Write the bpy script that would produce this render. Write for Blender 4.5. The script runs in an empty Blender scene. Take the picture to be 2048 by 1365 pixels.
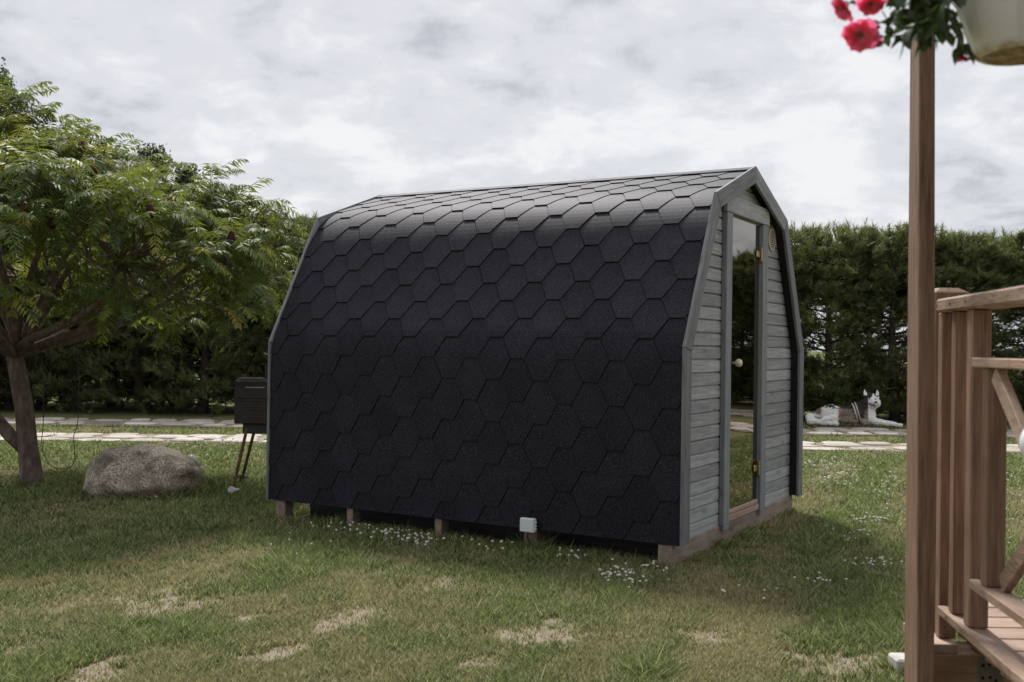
import bpy, bmesh, math, random
import numpy as np
from mathutils import Vector, Matrix, noise as mnoise

random.seed(7)
rng = np.random.default_rng(11)
sc = bpy.context.scene
COL = sc.collection

# ------------------------------------------------------------------ camera
FPX, HORIZON, ROLL, CAM_H = 2094.3, 693.8, 0.0141, 1.249      # fitted on the 2048 px wide photograph
cam_data = bpy.data.cameras.new('camera')
cam = bpy.data.objects.new('camera', cam_data)
COL.objects.link(cam)
cam_data.sensor_width = 36.0
cam_data.lens = 36.0 * FPX / 2048.0
cam_data.clip_start = 0.05
cam_data.clip_end = 6000
pitch = math.atan((HORIZON - 682.5) / FPX)
cam.matrix_world = (Matrix.Translation((0, 0, CAM_H)) @ Matrix.Rotation(math.radians(90) + pitch, 4, 'X')
                    @ Matrix.Rotation(ROLL, 4, 'Z'))
cam_data.dof.use_dof = True
cam_data.dof.focus_distance = 6.4
cam_data.dof.aperture_fstop = 6.3
sc.camera = cam

# ------------------------------------------------------------------ sky, sun, exposure
SUN_AZ, SUN_EL = math.radians(-13), math.radians(52)           # azimuth from +Y (away from the camera) towards +X
world = bpy.data.worlds.new('World')
sc.world = world
world.use_nodes = True
wn, wl = world.node_tree.nodes, world.node_tree.links
wn.clear()
w_out = wn.new('ShaderNodeOutputWorld')
w_bg = wn.new('ShaderNodeBackground')
w_sky = wn.new('ShaderNodeTexSky')
w_sky.sky_type = 'NISHITA'
w_sky.sun_disc = False
w_sky.sun_elevation = SUN_EL
w_sky.sun_rotation = SUN_AZ
w_sky.air_density = 1.0
w_sky.dust_density = 2.0
w_tc = wn.new('ShaderNodeTexCoord')
w_sep = wn.new('ShaderNodeSeparateXYZ')
wl.new(w_tc.outputs['Generated'], w_sep.inputs[0])


def wmath(op, a, b=None, clamp=False):
    n = wn.new('ShaderNodeMath')
    n.operation = op
    n.use_clamp = clamp
    for i, v in enumerate((a, b)):
        if v is None:
            continue
        if isinstance(v, (int, float)):
            n.inputs[i].default_value = v
        else:
            wl.new(v, n.inputs[i])
    return n.outputs[0]


zc = wmath('ADD', wmath('MAXIMUM', w_sep.outputs['Z'], 0.0), 0.30)
cx_ = wmath('DIVIDE', w_sep.outputs['X'], zc)
cy_ = wmath('DIVIDE', w_sep.outputs['Y'], zc)
w_comb = wn.new('ShaderNodeCombineXYZ')
wl.new(cx_, w_comb.inputs[0])
wl.new(cy_, w_comb.inputs[1])


def wnoise(scale, detail, rough, dist=0.0, off=(0, 0, 0)):
    mp = wn.new('ShaderNodeMapping')
    mp.inputs['Location'].default_value = off
    wl.new(w_comb.outputs[0], mp.inputs['Vector'])
    n = wn.new('ShaderNodeTexNoise')
    n.inputs['Scale'].default_value = scale
    n.inputs['Detail'].default_value = detail
    n.inputs['Roughness'].default_value = rough
    n.inputs['Distortion'].default_value = dist
    wl.new(mp.outputs[0], n.inputs['Vector'])
    return n.outputs['Fac']


n_big = wnoise(1.5, 3, 0.5, 0.1, (3.1, 1.7, 0))
n_mid = wnoise(4.2, 6, 0.55, 0.3, (7.3, 2.2, 0))
n_fin = wnoise(10.0, 5, 0.6, 0.4, (1.3, 9.2, 0))
n_sum = wmath('ADD', wmath('ADD', wmath('MULTIPLY', n_big, 0.34), wmath('MULTIPLY', n_mid, 0.44)), wmath('MULTIPLY', n_fin, 0.22))
ramp = wn.new('ShaderNodeValToRGB')
ramp.color_ramp.interpolation = 'EASE'
ramp.color_ramp.elements[0].position = 0.39
ramp.color_ramp.elements[0].color = (0.355, 0.37, 0.405, 1)
ramp.color_ramp.elements[1].position = 0.60
ramp.color_ramp.elements[1].color = (0.62, 0.625, 0.635, 1)
e = ramp.color_ramp.elements.new(0.495)
e.color = (0.50, 0.51, 0.535, 1)
wl.new(n_sum, ramp.inputs[0])
w_scale = wn.new('ShaderNodeVectorMath')
w_scale.operation = 'SCALE'
w_scale.inputs['Scale'].default_value = 0.07
wl.new(w_sky.outputs[0], w_scale.inputs[0])
w_mix = wn.new('ShaderNodeMix')
w_mix.data_type = 'RGBA'
w_mix.inputs['Factor'].default_value = 0.93
wl.new(w_scale.outputs[0], w_mix.inputs['A'])
wl.new(ramp.outputs[0], w_mix.inputs['B'])
wl.new(w_mix.outputs['Result'], w_bg.inputs['Color'])
w_bg.inputs['Strength'].default_value = 1.0
wl.new(w_bg.outputs[0], w_out.inputs[0])

sun_data = bpy.data.lights.new('sun', 'SUN')
sun_data.energy = 3.1
sun_data.angle = math.radians(12)
sun_data.color = (1.0, 0.97, 0.92)
sun = bpy.data.objects.new('sun', sun_data)
COL.objects.link(sun)
sdir = Vector((math.sin(SUN_AZ) * math.cos(SUN_EL), math.cos(SUN_AZ) * math.cos(SUN_EL), math.sin(SUN_EL)))
sun.rotation_euler = (-sdir).to_track_quat('-Z', 'Y').to_euler()
sun.location = (0, 0, 30)

sc.view_settings.view_transform = 'Standard'
sc.view_settings.look = 'None'
sc.view_settings.exposure = 0.56
sc.view_settings.gamma = 1.0
sc.view_settings.use_curve_mapping = False

# ------------------------------------------------------------------ helpers


def ray(px, py):
    a, b = px - 1024, py - HORIZON
    c, s = math.cos(ROLL), math.sin(ROLL)
    return Vector(((c * a + s * b) / FPX, 1.0, -(-s * a + c * b) / FPX))


def at(px, py, depth):
    return Vector((0, 0, CAM_H)) + ray(px, py) * depth


def ground_at(px, py, z=0.0):
    r = ray(px, py)
    return Vector((0, 0, CAM_H)) + r * ((z - CAM_H) / r.z)


class MB:
    """collects verts and faces of one mesh"""

    def __init__(self):
        self.v, self.f = [], []

    def add(self, verts, faces):
        o = len(self.v)
        self.v += [tuple(p) for p in verts]
        self.f += [tuple(i + o for i in q) for q in faces]
        return self

    def box(self, x0, x1, y0, y1, z0, z1, bev=0.0, M=None):
        bm = bmesh.new()
        bmesh.ops.create_cube(bm, size=1.0)
        for v in bm.verts:
            v.co = Vector(((x0 + x1) / 2 + v.co.x * (x1 - x0), (y0 + y1) / 2 + v.co.y * (y1 - y0), (z0 + z1) / 2 + v.co.z * (z1 - z0)))
        if bev > 0:
            bmesh.ops.bevel(bm, geom=bm.edges[:], offset=bev, segments=1, affect='EDGES', profile=0.5)
        if M is not None:
            bmesh.ops.transform(bm, matrix=M, verts=bm.verts)
        return self.addbm(bm)

    def addbm(self, bm):
        bm.verts.ensure_lookup_table()
        bm.verts.index_update()
        self.add([v.co for v in bm.verts], [[v.index for v in f.verts] for f in bm.faces])
        bm.free()
        return self

    def bar(self, p, q, w, h, bev=0.0, up=(0, 0, 1)):
        """square-section bar from p to q, w across, h along `up`"""
        p, q, up = Vector(p), Vector(q), Vector(up)
        d = q - p
        L = d.length
        y = d.normalized()
        x = y.cross(up).normalized()
        z = x.cross(y)
        M = Matrix((x.to_4d(), y.to_4d(), z.to_4d(), (0, 0, 0, 1))).transposed()
        M = Matrix.Translation((p + q) / 2) @ Matrix(((x.x, y.x, z.x, 0), (x.y, y.y, z.y, 0), (x.z, y.z, z.z, 0), (0, 0, 0, 1)))
        return self.box(-w / 2, w / 2, -L / 2, L / 2, -h / 2, h / 2, bev, M)

    def tube(self, pts, rad, n=7, cap=True):
        pts = [Vector(p) for p in pts]
        if not isinstance(rad, (list, tuple)):
            rad = [rad] * len(pts)
        vs, fs = [], []
        ref = Vector((0.123, 0.71, 0.31))
        for i, p in enumerate(pts):
            t = (pts[min(i + 1, len(pts) - 1)] - pts[max(i - 1, 0)])
            if t.length < 1e-9:
                t = Vector((0, 0, 1))
            t.normalize()
            a = t.cross(ref)
            if a.length < 1e-4:
                a = t.cross(Vector((1, 0, 0)))
            a.normalize()
            b = t.cross(a)
            for k in range(n):
                an = 2 * math.pi * k / n
                vs.append(p + (a * math.cos(an) + b * math.sin(an)) * rad[i])
        for i in range(len(pts) - 1):
            for k in range(n):
                k2 = (k + 1) % n
                fs.append((i * n + k, i * n + k2, (i + 1) * n + k2, (i + 1) * n + k))
        if cap:
            fs.append(tuple(range(n - 1, -1, -1)))
            fs.append(tuple((len(pts) - 1) * n + k for k in range(n)))
        return self.add(vs, fs)

    def lathe(self, prof, n=24, centre=(0, 0, 0), axis=None):
        """prof = [(radius, height)]"""
        vs, fs = [], []
        M = Matrix.Identity(3)
        if axis is not None:
            M = Vector(axis).normalized().to_track_quat('Z', 'Y').to_matrix()
        c = Vector(centre)
        for r, z in prof:
            for k in range(n):
                a = 2 * math.pi * k / n
                vs.append(c + M @ Vector((r * math.cos(a), r * math.sin(a), z)))
        for i in range(len(prof) - 1):
            for k in range(n):
                k2 = (k + 1) % n
                fs.append((i * n + k, i * n + k2, (i + 1) * n + k2, (i + 1) * n + k))
        fs.append(tuple(range(n - 1, -1, -1)))
        fs.append(tuple((len(prof) - 1) * n + k for k in range(n)))
        return self.add(vs, fs)

    def prism(self, poly, y0, y1):
        """polygon in (x, z) extruded along y"""
        n = len(poly)
        vs = [(x, y0, z) for x, z in poly] + [(x, y1, z) for x, z in poly]
        fs = [tuple(range(n)), tuple(range(2 * n - 1, n - 1, -1))]
        for i in range(n):
            j = (i + 1) % n
            fs.append((i, i + n, j + n, j))
        return self.add(vs, fs)

    def mesh(self, name, mat, smooth=False):
        me = bpy.data.meshes.new(name)
        me.from_pydata(self.v, [], self.f)
        bm = bmesh.new()
        bm.from_mesh(me)
        bmesh.ops.recalc_face_normals(bm, faces=bm.faces)
        bm.to_mesh(me)
        bm.free()
        if mat:
            me.materials.append(mat)
        if smooth:
            me.polygons.foreach_set('use_smooth', [True] * len(me.polygons))
        return me

    def build(self, name, mat, parent=None, smooth=False, loc=None):
        return link(name, self.mesh(name, mat, smooth), parent, loc)


def link(name, data, parent=None, loc=None):
    o = bpy.data.objects.new(name, data)
    COL.objects.link(o)
    if parent is not None:
        o.parent = parent
    if loc is not None:
        o.location = loc
    return o


def empty(name, loc=(0, 0, 0), rz=0.0):
    o = bpy.data.objects.new(name, None)
    o.empty_display_size = 0.1
    COL.objects.link(o)
    o.location = loc
    o.rotation_euler = (0, 0, rz)
    return o


def tag(o, label=None, cat=None, group=None, kind=None):
    if label:
        o['label'] = label
    if cat:
        o['category'] = cat
    if group:
        o['group'] = group
    if kind:
        o['kind'] = kind
    return o


def tri_mesh(name, V, F, mat, attrs=None, smooth=False):
    """fast mesh from numpy arrays: V (n,3), F (m,k)"""
    me = bpy.data.meshes.new(name)
    n, m, k = len(V), len(F), F.shape[1]
    me.vertices.add(n)
    me.vertices.foreach_set('co', np.ascontiguousarray(V, dtype=np.float32).ravel())
    me.loops.add(m * k)
    me.loops.foreach_set('vertex_index', np.ascontiguousarray(F, dtype=np.int32).ravel())
    me.polygons.add(m)
    me.polygons.foreach_set('loop_start', np.arange(0, m * k, k, dtype=np.int32))
    if smooth:
        me.polygons.foreach_set('use_smooth', np.ones(m, dtype=bool))
    for an, av in (attrs or {}).items():
        a = me.attributes.new(an, 'FLOAT', 'POINT')
        a.data.foreach_set('value', np.ascontiguousarray(av, dtype=np.float32))
    me.update(calc_edges=True)
    me.validate()
    me.materials.append(mat)
    return me


# value noise in numpy
_TAB = np.random.default_rng(5).random((256, 256)).astype(np.float32)


def vnoise(x, y, seed=0):
    x = np.asarray(x, dtype=np.float64) + seed * 17.31
    y = np.asarray(y, dtype=np.float64) + seed * 41.77
    xi, yi = np.floor(x).astype(int), np.floor(y).astype(int)
    fx, fy = x - xi, y - yi
    fx, fy = fx * fx * (3 - 2 * fx), fy * fy * (3 - 2 * fy)
    a, b = _TAB[xi & 255, yi & 255], _TAB[(xi + 1) & 255, yi & 255]
    c, d = _TAB[xi & 255, (yi + 1) & 255], _TAB[(xi + 1) & 255, (yi + 1) & 255]
    return (a * (1 - fx) + b * fx) * (1 - fy) + (c * (1 - fx) + d * fx) * fy


def fbm(x, y, oct=4, seed=0):
    s, a, t = 0.0, 1.0, 0.0
    for o in range(oct):
        s = s + a * vnoise(x * 2 ** o, y * 2 ** o, seed + o)
        t += a
        a *= 0.5
    return s / t


# ------------------------------------------------------------------ materials
class Mat:
    def __init__(self, name):
        self.m = bpy.data.materials.new(name)
        self.m.use_nodes = True
        self.n, self.l = self.m.node_tree.nodes, self.m.node_tree.links
        self.p = self.n['Principled BSDF']
        self.out = self.n['Material Output']

    def set(self, **kw):
        for k, v in kw.items():
            self.p.inputs[k.replace('_', ' ')].default_value = v
        return self

    def coord(self, kind='Object', scale=(1, 1, 1), rot=(0, 0, 0)):
        tc = self.n.new('ShaderNodeTexCoord')
        mp = self.n.new('ShaderNodeMapping')
        mp.inputs['Scale'].default_value = scale
        mp.inputs['Rotation'].default_value = rot
        self.l.new(tc.outputs[kind], mp.inputs['Vector'])
        return mp.outputs[0]

    def world(self, scale=(1, 1, 1)):
        g = self.n.new('ShaderNodeNewGeometry')
        mp = self.n.new('ShaderNodeMapping')
        mp.inputs['Scale'].default_value = scale
        self.l.new(g.outputs['Position'], mp.inputs['Vector'])
        return mp.outputs[0]

    def noise(self, vec, scale, detail=4, rough=0.55, dist=0.0):
        n = self.n.new('ShaderNodeTexNoise')
        n.inputs['Scale'].default_value = scale
        n.inputs['Detail'].default_value = detail
        n.inputs['Roughness'].default_value = rough
        n.inputs['Distortion'].default_value = dist
        self.l.new(vec, n.inputs['Vector'])
        return n.outputs['Fac']

    def ramp(self, fac, stops):
        r = self.n.new('ShaderNodeValToRGB')
        el = r.color_ramp.elements
        while len(el) < len(stops):
            el.new(0.5)
        for e_, (p, c) in zip(el, stops):
            e_.position = p
            e_.color = (c[0], c[1], c[2], 1) if not isinstance(c, float) else (c, c, c, 1)
        self.l.new(fac, r.inputs[0])
        return r.outputs[0]

    def mix(self, fac, a, b, mode='MIX'):
        m = self.n.new('ShaderNodeMix')
        m.data_type = 'RGBA'
        m.blend_type = mode
        for nm, v in (('Factor', fac), ('A', a), ('B', b)):
            s = m.inputs[nm] if nm != 'Factor' else m.inputs['Factor']
            if isinstance(v, (int, float)):
                s.default_value = v
            elif isinstance(v, (tuple, list)):
                s.default_value = (v[0], v[1], v[2], 1)
            else:
                self.l.new(v, s)
        return m.outputs['Result']

    def math(self, op, a, b=0.0, clamp=False):
        m = self.n.new('ShaderNodeMath')
        m.operation = op
        m.use_clamp = clamp
        for i, v in enumerate((a, b)):
            if isinstance(v, (int, float)):
                m.inputs[i].default_value = v
            else:
                self.l.new(v, m.inputs[i])
        return m.outputs[0]

    def attr(self, name):
        a = self.n.new('ShaderNodeAttribute')
        a.attribute_name = name
        return a.outputs['Fac']

    def objrand(self):
        return self.n.new('ShaderNodeObjectInfo').outputs['Random']

    def base(self, sock):
        self.l.new(sock, self.p.inputs['Base Color'])
        return self

    def bump(self, height, strength=0.3, distance=0.01):
        b = self.n.new('ShaderNodeBump')
        b.inputs['Strength'].default_value = strength
        b.inputs['Distance'].default_value = distance
        self.l.new(height, b.inputs['Height'])
        self.l.new(b.outputs[0], self.p.inputs['Normal'])
        return self

    def translucent(self, colsock, amount):
        t = self.n.new('ShaderNodeBsdfTranslucent')
        if isinstance(colsock, tuple):
            t.inputs[0].default_value = (*colsock, 1)
        else:
            self.l.new(colsock, t.inputs[0])
        mx = self.n.new('ShaderNodeMixShader')
        mx.inputs[0].default_value = amount
        self.l.new(self.p.outputs[0], mx.inputs[1])
        self.l.new(t.outputs[0], mx.inputs[2])
        self.l.new(mx.outputs[0], self.out.inputs['Surface'])
        return self


def wood(name, dark, light, grain=(3, 60, 60), rough=0.65, wear=None, wear_amt=0.0, spec=0.3, knots=True):
    """grain runs along the axis with the small scale"""
    M = Mat(name)
    v = M.coord('Object', grain)
    rnd = M.objrand()
    add = M.n.new('ShaderNodeVectorMath')
    add.operation = 'ADD'
    M.l.new(v, add.inputs[0])
    cb = M.n.new('ShaderNodeCombineXYZ')
    for i in range(3):
        M.l.new(M.math('MULTIPLY', rnd, 37.0 + 11 * i), cb.inputs[i])
    M.l.new(cb.outputs[0], add.inputs[1])
    v = add.outputs[0]
    g1 = M.noise(v, 1.0, 6, 0.62, 0.6)
    g2 = M.noise(v, 3.5, 3, 0.5)
    col = M.ramp(g1, [(0.34, dark), (0.66, light)])
    col = M.mix(0.35, col, M.ramp(g2, [(0.3, tuple(c * 0.7 for c in dark)), (0.7, tuple(min(1, c * 1.12) for c in light))]))
    if knots:
        kv = M.coord('Object', tuple(3.2 if s < 20 else 9.0 for s in grain))
        kad = M.n.new('ShaderNodeVectorMath')
        kad.operation = 'ADD'
        M.l.new(kv, kad.inputs[0])
        M.l.new(cb.outputs[0], kad.inputs[1])
        vo = M.n.new('ShaderNodeTexVoronoi')
        vo.inputs['Scale'].default_value = 1.0
        M.l.new(kad.outputs[0], vo.inputs['Vector'])
        kf = M.ramp(vo.outputs['Distance'], [(0.05, 1.0), (0.17, 0.0)])
        col = M.mix(M.math('MULTIPLY', kf, 0.6), col, tuple(c * 0.42 for c in dark))
    if wear:
        wv = M.noise(M.coord('Object', (2.2, 2.2, 2.2)), 1.6, 5, 0.65)
        col = M.mix(M.math('MULTIPLY', M.ramp(wv, [(0.42, 0.0), (0.68, 1.0)]), wear_amt), col, wear)
    br = M.math('ADD', M.math('MULTIPLY', rnd, 0.42), 0.79)
    cc = M.n.new('ShaderNodeVectorMath')
    cc.operation = 'SCALE'
    M.l.new(col, cc.inputs[0])
    M.l.new(br, cc.inputs['Scale'])
    M.base(cc.outputs[0])
    M.set(Roughness=rough, Specular_IOR_Level=spec)
    M.bump(g1, 0.35, 0.004)
    return M.m


def simple(name, col, rough=0.6, metal=0.0, spec=0.5, var=0.0, vscale=8.0, bump=0.0, bscale=60.0, col2=None):
    M = Mat(name)
    M.set(Roughness=rough, Metallic=metal, Specular_IOR_Level=spec)
    M.p.inputs['Base Color'].default_value = (*col, 1)
    if var or col2:
        f = M.noise(M.coord('Object'), vscale, 5, 0.62)
        c2 = col2 or tuple(max(0, c * (1 - var)) for c in col)
        M.base(M.ramp(f, [(0.35, c2), (0.65, col)]))
    if bump:
        M.bump(M.noise(M.coord('Object'), bscale, 4, 0.6), bump, 0.004)
    return M.m


# mineral-granule roofing felt
_f = Mat('roofing_felt')
_v = _f.coord('Object')
_gr = _f.math('ADD', _f.math('MULTIPLY', _f.noise(_v, 230, 3, 0.75), 0.6), _f.math('MULTIPLY', _f.noise(_v, 85, 4, 0.7), 0.4))
_pt = _f.noise(_f.world(), 5.0, 4, 0.6)
_c = _f.ramp(_gr, [(0.38, (0.0044, 0.0041, 0.0076)), (0.52, (0.0112, 0.0108, 0.0158)), (0.64, (0.068, 0.067, 0.083))])
_c = _f.mix(_f.math('MULTIPLY', _f.ramp(_pt, [(0.45, 0.0), (0.7, 1.0)]), 0.25), _c, (0.034, 0.032, 0.046))
_b = _f.math('ADD', _f.math('MULTIPLY', _f.objrand(), 0.35), 0.82)
_s = _f.n.new('ShaderNodeVectorMath')
_s.operation = 'SCALE'
_f.l.new(_c, _s.inputs[0])
_f.l.new(_b, _s.inputs['Scale'])
_f.base(_s.outputs[0])
_f.set(Roughness=0.62, Specular_IOR_Level=0.20)
_f.p.inputs['Specular Tint'].default_value = (0.88, 0.88, 1.0, 1)
_f.p.inputs['Sheen Weight'].default_value = 0.035
_f.p.inputs['Sheen Roughness'].default_value = 0.45
_f.p.inputs['Sheen Tint'].default_value = (0.9, 0.88, 1.0, 1)
_f.bump(_gr, 0.55, 0.0025)
M_FELT = _f.m

M_GREYX = wood('grey_stained_boards', (0.19, 0.194, 0.203), (0.40, 0.404, 0.413), (2.2, 45, 45), wear=(0.52, 0.51, 0.50), wear_amt=0.3)
M_GREYZ = wood('grey_stained_upright', (0.13, 0.138, 0.15), (0.26, 0.27, 0.285), (45, 45, 2.2))
M_TRIM = wood('grey_trim', (0.125, 0.132, 0.14), (0.28, 0.285, 0.295), (30, 30, 2.6))
M_DARKWOOD = wood('shade_dark_wood', (0.018, 0.018, 0.02), (0.04, 0.04, 0.045), (40, 2.0, 40), knots=False)  # near black: overhang and underfloor shade put into the wood colour
M_BEAM = wood('weathered_sleeper', (0.14, 0.095, 0.075), (0.34, 0.26, 0.215), (2.5, 34, 34), wear=(0.40, 0.33, 0.29), wear_amt=0.5)
M_BEAMEND = M_BEAM
M_SILL = wood('threshold_wood', (0.26, 0.165, 0.125), (0.45, 0.32, 0.255), (2.0, 30, 30))
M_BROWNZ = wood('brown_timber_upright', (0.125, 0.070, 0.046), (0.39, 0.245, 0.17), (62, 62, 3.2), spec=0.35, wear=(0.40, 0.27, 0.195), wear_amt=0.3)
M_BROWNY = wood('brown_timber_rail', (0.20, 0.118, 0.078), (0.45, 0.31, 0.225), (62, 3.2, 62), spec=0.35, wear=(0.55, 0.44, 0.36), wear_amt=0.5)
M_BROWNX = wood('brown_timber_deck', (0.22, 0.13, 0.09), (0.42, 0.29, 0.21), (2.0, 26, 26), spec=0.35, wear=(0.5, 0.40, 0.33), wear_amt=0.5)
M_PORCH = simple('dark_porch_timber', (0.10, 0.075, 0.06), 0.7, var=0.2)
M_METAL = simple('galvanised', (0.42, 0.43, 0.44), 0.5, 0.8, var=0.4)
M_BRASS = simple('brass', (0.45, 0.35, 0.19), 0.35, 0.9, var=0.2)
M_KNOB = simple('pale_wood_knob', (0.75, 0.66, 0.47), 0.45, var=0.12)
M_WHITEPLASTIC = simple('white_plastic', (0.72, 0.74, 0.76), 0.45, var=0.06)
M_RUST = simple('rusty_steel', (0.020, 0.018, 0.020), 0.45, 0.4, var=0.4, vscale=14, col2=(0.042, 0.026, 0.023), bump=0.3)
M_RUSTLEG = simple('rusty_leg', (0.22, 0.10, 0.055), 0.75, 0.1, var=0.5, vscale=20, col2=(0.07, 0.04, 0.03))
M_BLACK = simple('black_steel', (0.02, 0.02, 0.022), 0.5, 0.2)
M_SOIL = simple('soil', (0.05, 0.035, 0.025), 0.9)
M_VENT = simple('vent_wood', (0.46, 0.38, 0.33), 0.6, var=0.15)

# dark coated door glass
_g = Mat('tinted_door_glass')
_g.n.remove(_g.p)
_gl = _g.n.new('ShaderNodeBsdfGlossy')
_gl.inputs['Roughness'].default_value = 0.015
_gl.inputs['Color'].default_value = (0.86, 0.81, 0.75, 1)
_tr = _g.n.new('ShaderNodeBsdfTransparent')
_tr.inputs['Color'].default_value = (0.13, 0.085, 0.06, 1)
_fr = _g.n.new('ShaderNodeFresnel')
_fr.inputs['IOR'].default_value = 5.5
_mx = _g.n.new('ShaderNodeMixShader')
_g.l.new(_fr.outputs[0], _mx.inputs[0])
_g.l.new(_tr.outputs[0], _mx.inputs[1])
_g.l.new(_gl.outputs[0], _mx.inputs[2])
_g.l.new(_mx.outputs[0], _g.out.inputs['Surface'])
M_GLASS = _g.m


# ------------------------------------------------------------------ the lawn
TRK = (0.40, 0.917)          # direction of the worn mowing tracks on the lawn
BARE = [  # worn spots: pixel of the centre, half-lengths in metres along and across the tracks, weight
    (690, 1238, 0.26, 0.10, 1.0), (560, 1300, 0.20, 0.09, 0.9), (470, 1240, 0.16, 0.07, 1.0), (880, 1165, 0.22, 0.06, 0.75),
    (1085, 1268, 0.16, 0.16, 0.95), (1135, 1245, 0.10, 0.10, 0.85), (1420, 1270, 0.14, 0.12, 0.85), (760, 1140, 0.12, 0.05, 0.7),
    (950, 1330, 0.14, 0.12, 0.75), (1230, 1260, 0.10, 0.09, 0.6), (240, 1160, 0.3, 0.07, 0.55), (430, 1130, 0.3, 0.05, 0.45),
    (40, 1300, 0.25, 0.07, 0.6), (300, 1260, 0.2, 0.06, 0.5), (1560, 1230, 0.2, 0.1, 0.5), (1690, 1330, 0.3, 0.2, 0.8), (1480, 1340, 0.2, 0.1, 0.5),
    (120, 1010, 0.5, 0.12, 0.6), (40, 960, 0.5, 0.2, 0.5), (160, 1075, 0.5, 0.1, 0.5), (260, 1005, 0.25, 0.25, 0.5), (1290, 1180, 0.1, 0.08, 0.4)]
BARE_W = [(ground_at(px, py), la, lc, w) for px, py, la, lc, w in BARE]
TRACK_Y = {'near': (13.66, 0.56), 'far': (16.15, 0.60)}


def lawn_fields(x, y):
    """dryness and bareness of the lawn at world points"""
    a = x * TRK[0] + y * TRK[1]
    c = x * TRK[1] - y * TRK[0]
    streak = fbm(c * 2.3, a * 0.34, 4, 3)
    blot = fbm(x * 1.1, y * 1.1, 4, 9)
    fine = fbm(x * 4.5, y * 4.5, 3, 21)
    dry = 0.66 * streak + 0.20 * blot + 0.26 * fine
    dry = np.clip((dry - 0.47) / 0.29, 0, 1)
    dry = np.clip(dry + 0.16 * np.clip((6.6 - y) / 2.0, 0, 1), 0, 1)
    bare = np.zeros_like(dry)
    wob = 1.0 + 2.6 * (fbm(x * 9, y * 9, 4, 33) - 0.5)
    for g, la, lc, w in BARE_W:
        da = (x - g.x) * TRK[0] + (y - g.y) * TRK[1]
        dc = (x - g.x) * TRK[1] - (y - g.y) * TRK[0]
        bare = np.maximum(bare, w * np.exp(-((da / (la * 1.25)) ** 2 + (dc / (lc * 1.5)) ** 2) / np.maximum(0.12, wob)))
    near = np.clip((7.5 - y) / 3.0, 0, 1)
    bare = np.maximum(bare, near * 0.8 * np.clip((fbm(c * 2.6, a * 0.9, 4, 51) - 0.60) / 0.12, 0, 1))
    bare = np.clip(bare * (0.15 + 1.7 * fbm(x * 19, y * 19, 3, 71)), 0, 1)
    # trodden strips beside the stone tracks
    for yc, hw in TRACK_Y.values():
        dry = np.maximum(dry, 0.55 * np.exp(-((np.abs(y - yc) - hw) / 0.45) ** 2))
    dry = np.maximum(dry, np.clip(bare * 1.3, 0, 1) * 0.9)
    dry = np.where(y > 20.5, dry * 0.25, dry)
    return np.clip(dry, 0, 1), bare


def axis(lo, hi, step, far):
    core = np.arange(lo, hi + 1e-6, step)
    g, s, up = [], step, hi
    while up < far:
        s *= 1.35
        up += s
        g.append(up)
    dn, s, d = [], step, lo
    while d > -far:
        s *= 1.35
        d -= s
        dn.append(d)
    return np.array(dn[::-1] + list(core) + g)


gx = axis(-7, 8, 0.075, 2500)
gy = axis(2.2, 18.5, 0.075, 2500)
GX, GY = np.meshgrid(gx, gy, indexing='ij')
nx_, ny_ = GX.shape
dry, bare = lawn_fields(GX.ravel(), GY.ravel())
GZ = 0.016 * (fbm(GX * 1.3, GY * 1.3, 3, 77) - 0.5) - 0.012
V = np.stack([GX.ravel(), GY.ravel(), GZ.ravel()], 1)
ii, jj = np.meshgrid(np.arange(nx_ - 1), np.arange(ny_ - 1), indexing='ij')
F = np.stack([ii * ny_ + jj, (ii + 1) * ny_ + jj, (ii + 1) * ny_ + jj + 1, ii * ny_ + jj + 1], -1).reshape(-1, 4)

_m = Mat('lawn_soil')
_n1 = _m.noise(_m.world(), 38, 5, 0.7)
_n2 = _m.noise(_m.world(), 130, 3, 0.6)
_grn = _m.ramp(_n1, [(0.3, (0.075, 0.095, 0.036)), (0.7, (0.19, 0.20, 0.08))])
_drc = _m.ramp(_n1, [(0.3, (0.12, 0.105, 0.055)), (0.7, (0.27, 0.235, 0.14))])
_bac = _m.ramp(_n2, [(0.25, (0.20, 0.16, 0.12)), (0.75, (0.42, 0.355, 0.29))])
_cc = _m.mix(_m.attr('dry'), _grn, _drc)
_cc = _m.mix(_m.ramp(_m.math('ADD', _m.attr('bare'), _m.math('MULTIPLY', _m.math('SUBTRACT', _n1, 0.5), 0.9)), [(0.20, 0.0), (0.75, 0.95)]), _cc, _bac)
_m.base(_cc)
_m.set(Roughness=0.95, Specular_IOR_Level=0.1)
_m.bump(_n1, 0.8, 0.02)
lawn = link('lawn', tri_mesh('lawn', V, F, _m.m, {'dry': dry, 'bare': bare}, smooth=True))
tag(lawn, 'mown lawn with dry and bare patches', None, kind='structure')

# cabin placement (front left corner of the trim on the ground)
CX, CY, CYAW, CW, CL = 0.9819, 5.9267, 0.5286, 2.5488, 3.1677
SU, CU = math.sin(CYAW), math.cos(CYAW)


def cabin_local(x, y):
    dx, dy = x - CX, y - CY
    return dx * SU + dy * CU, -dx * CU + dy * SU


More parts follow.
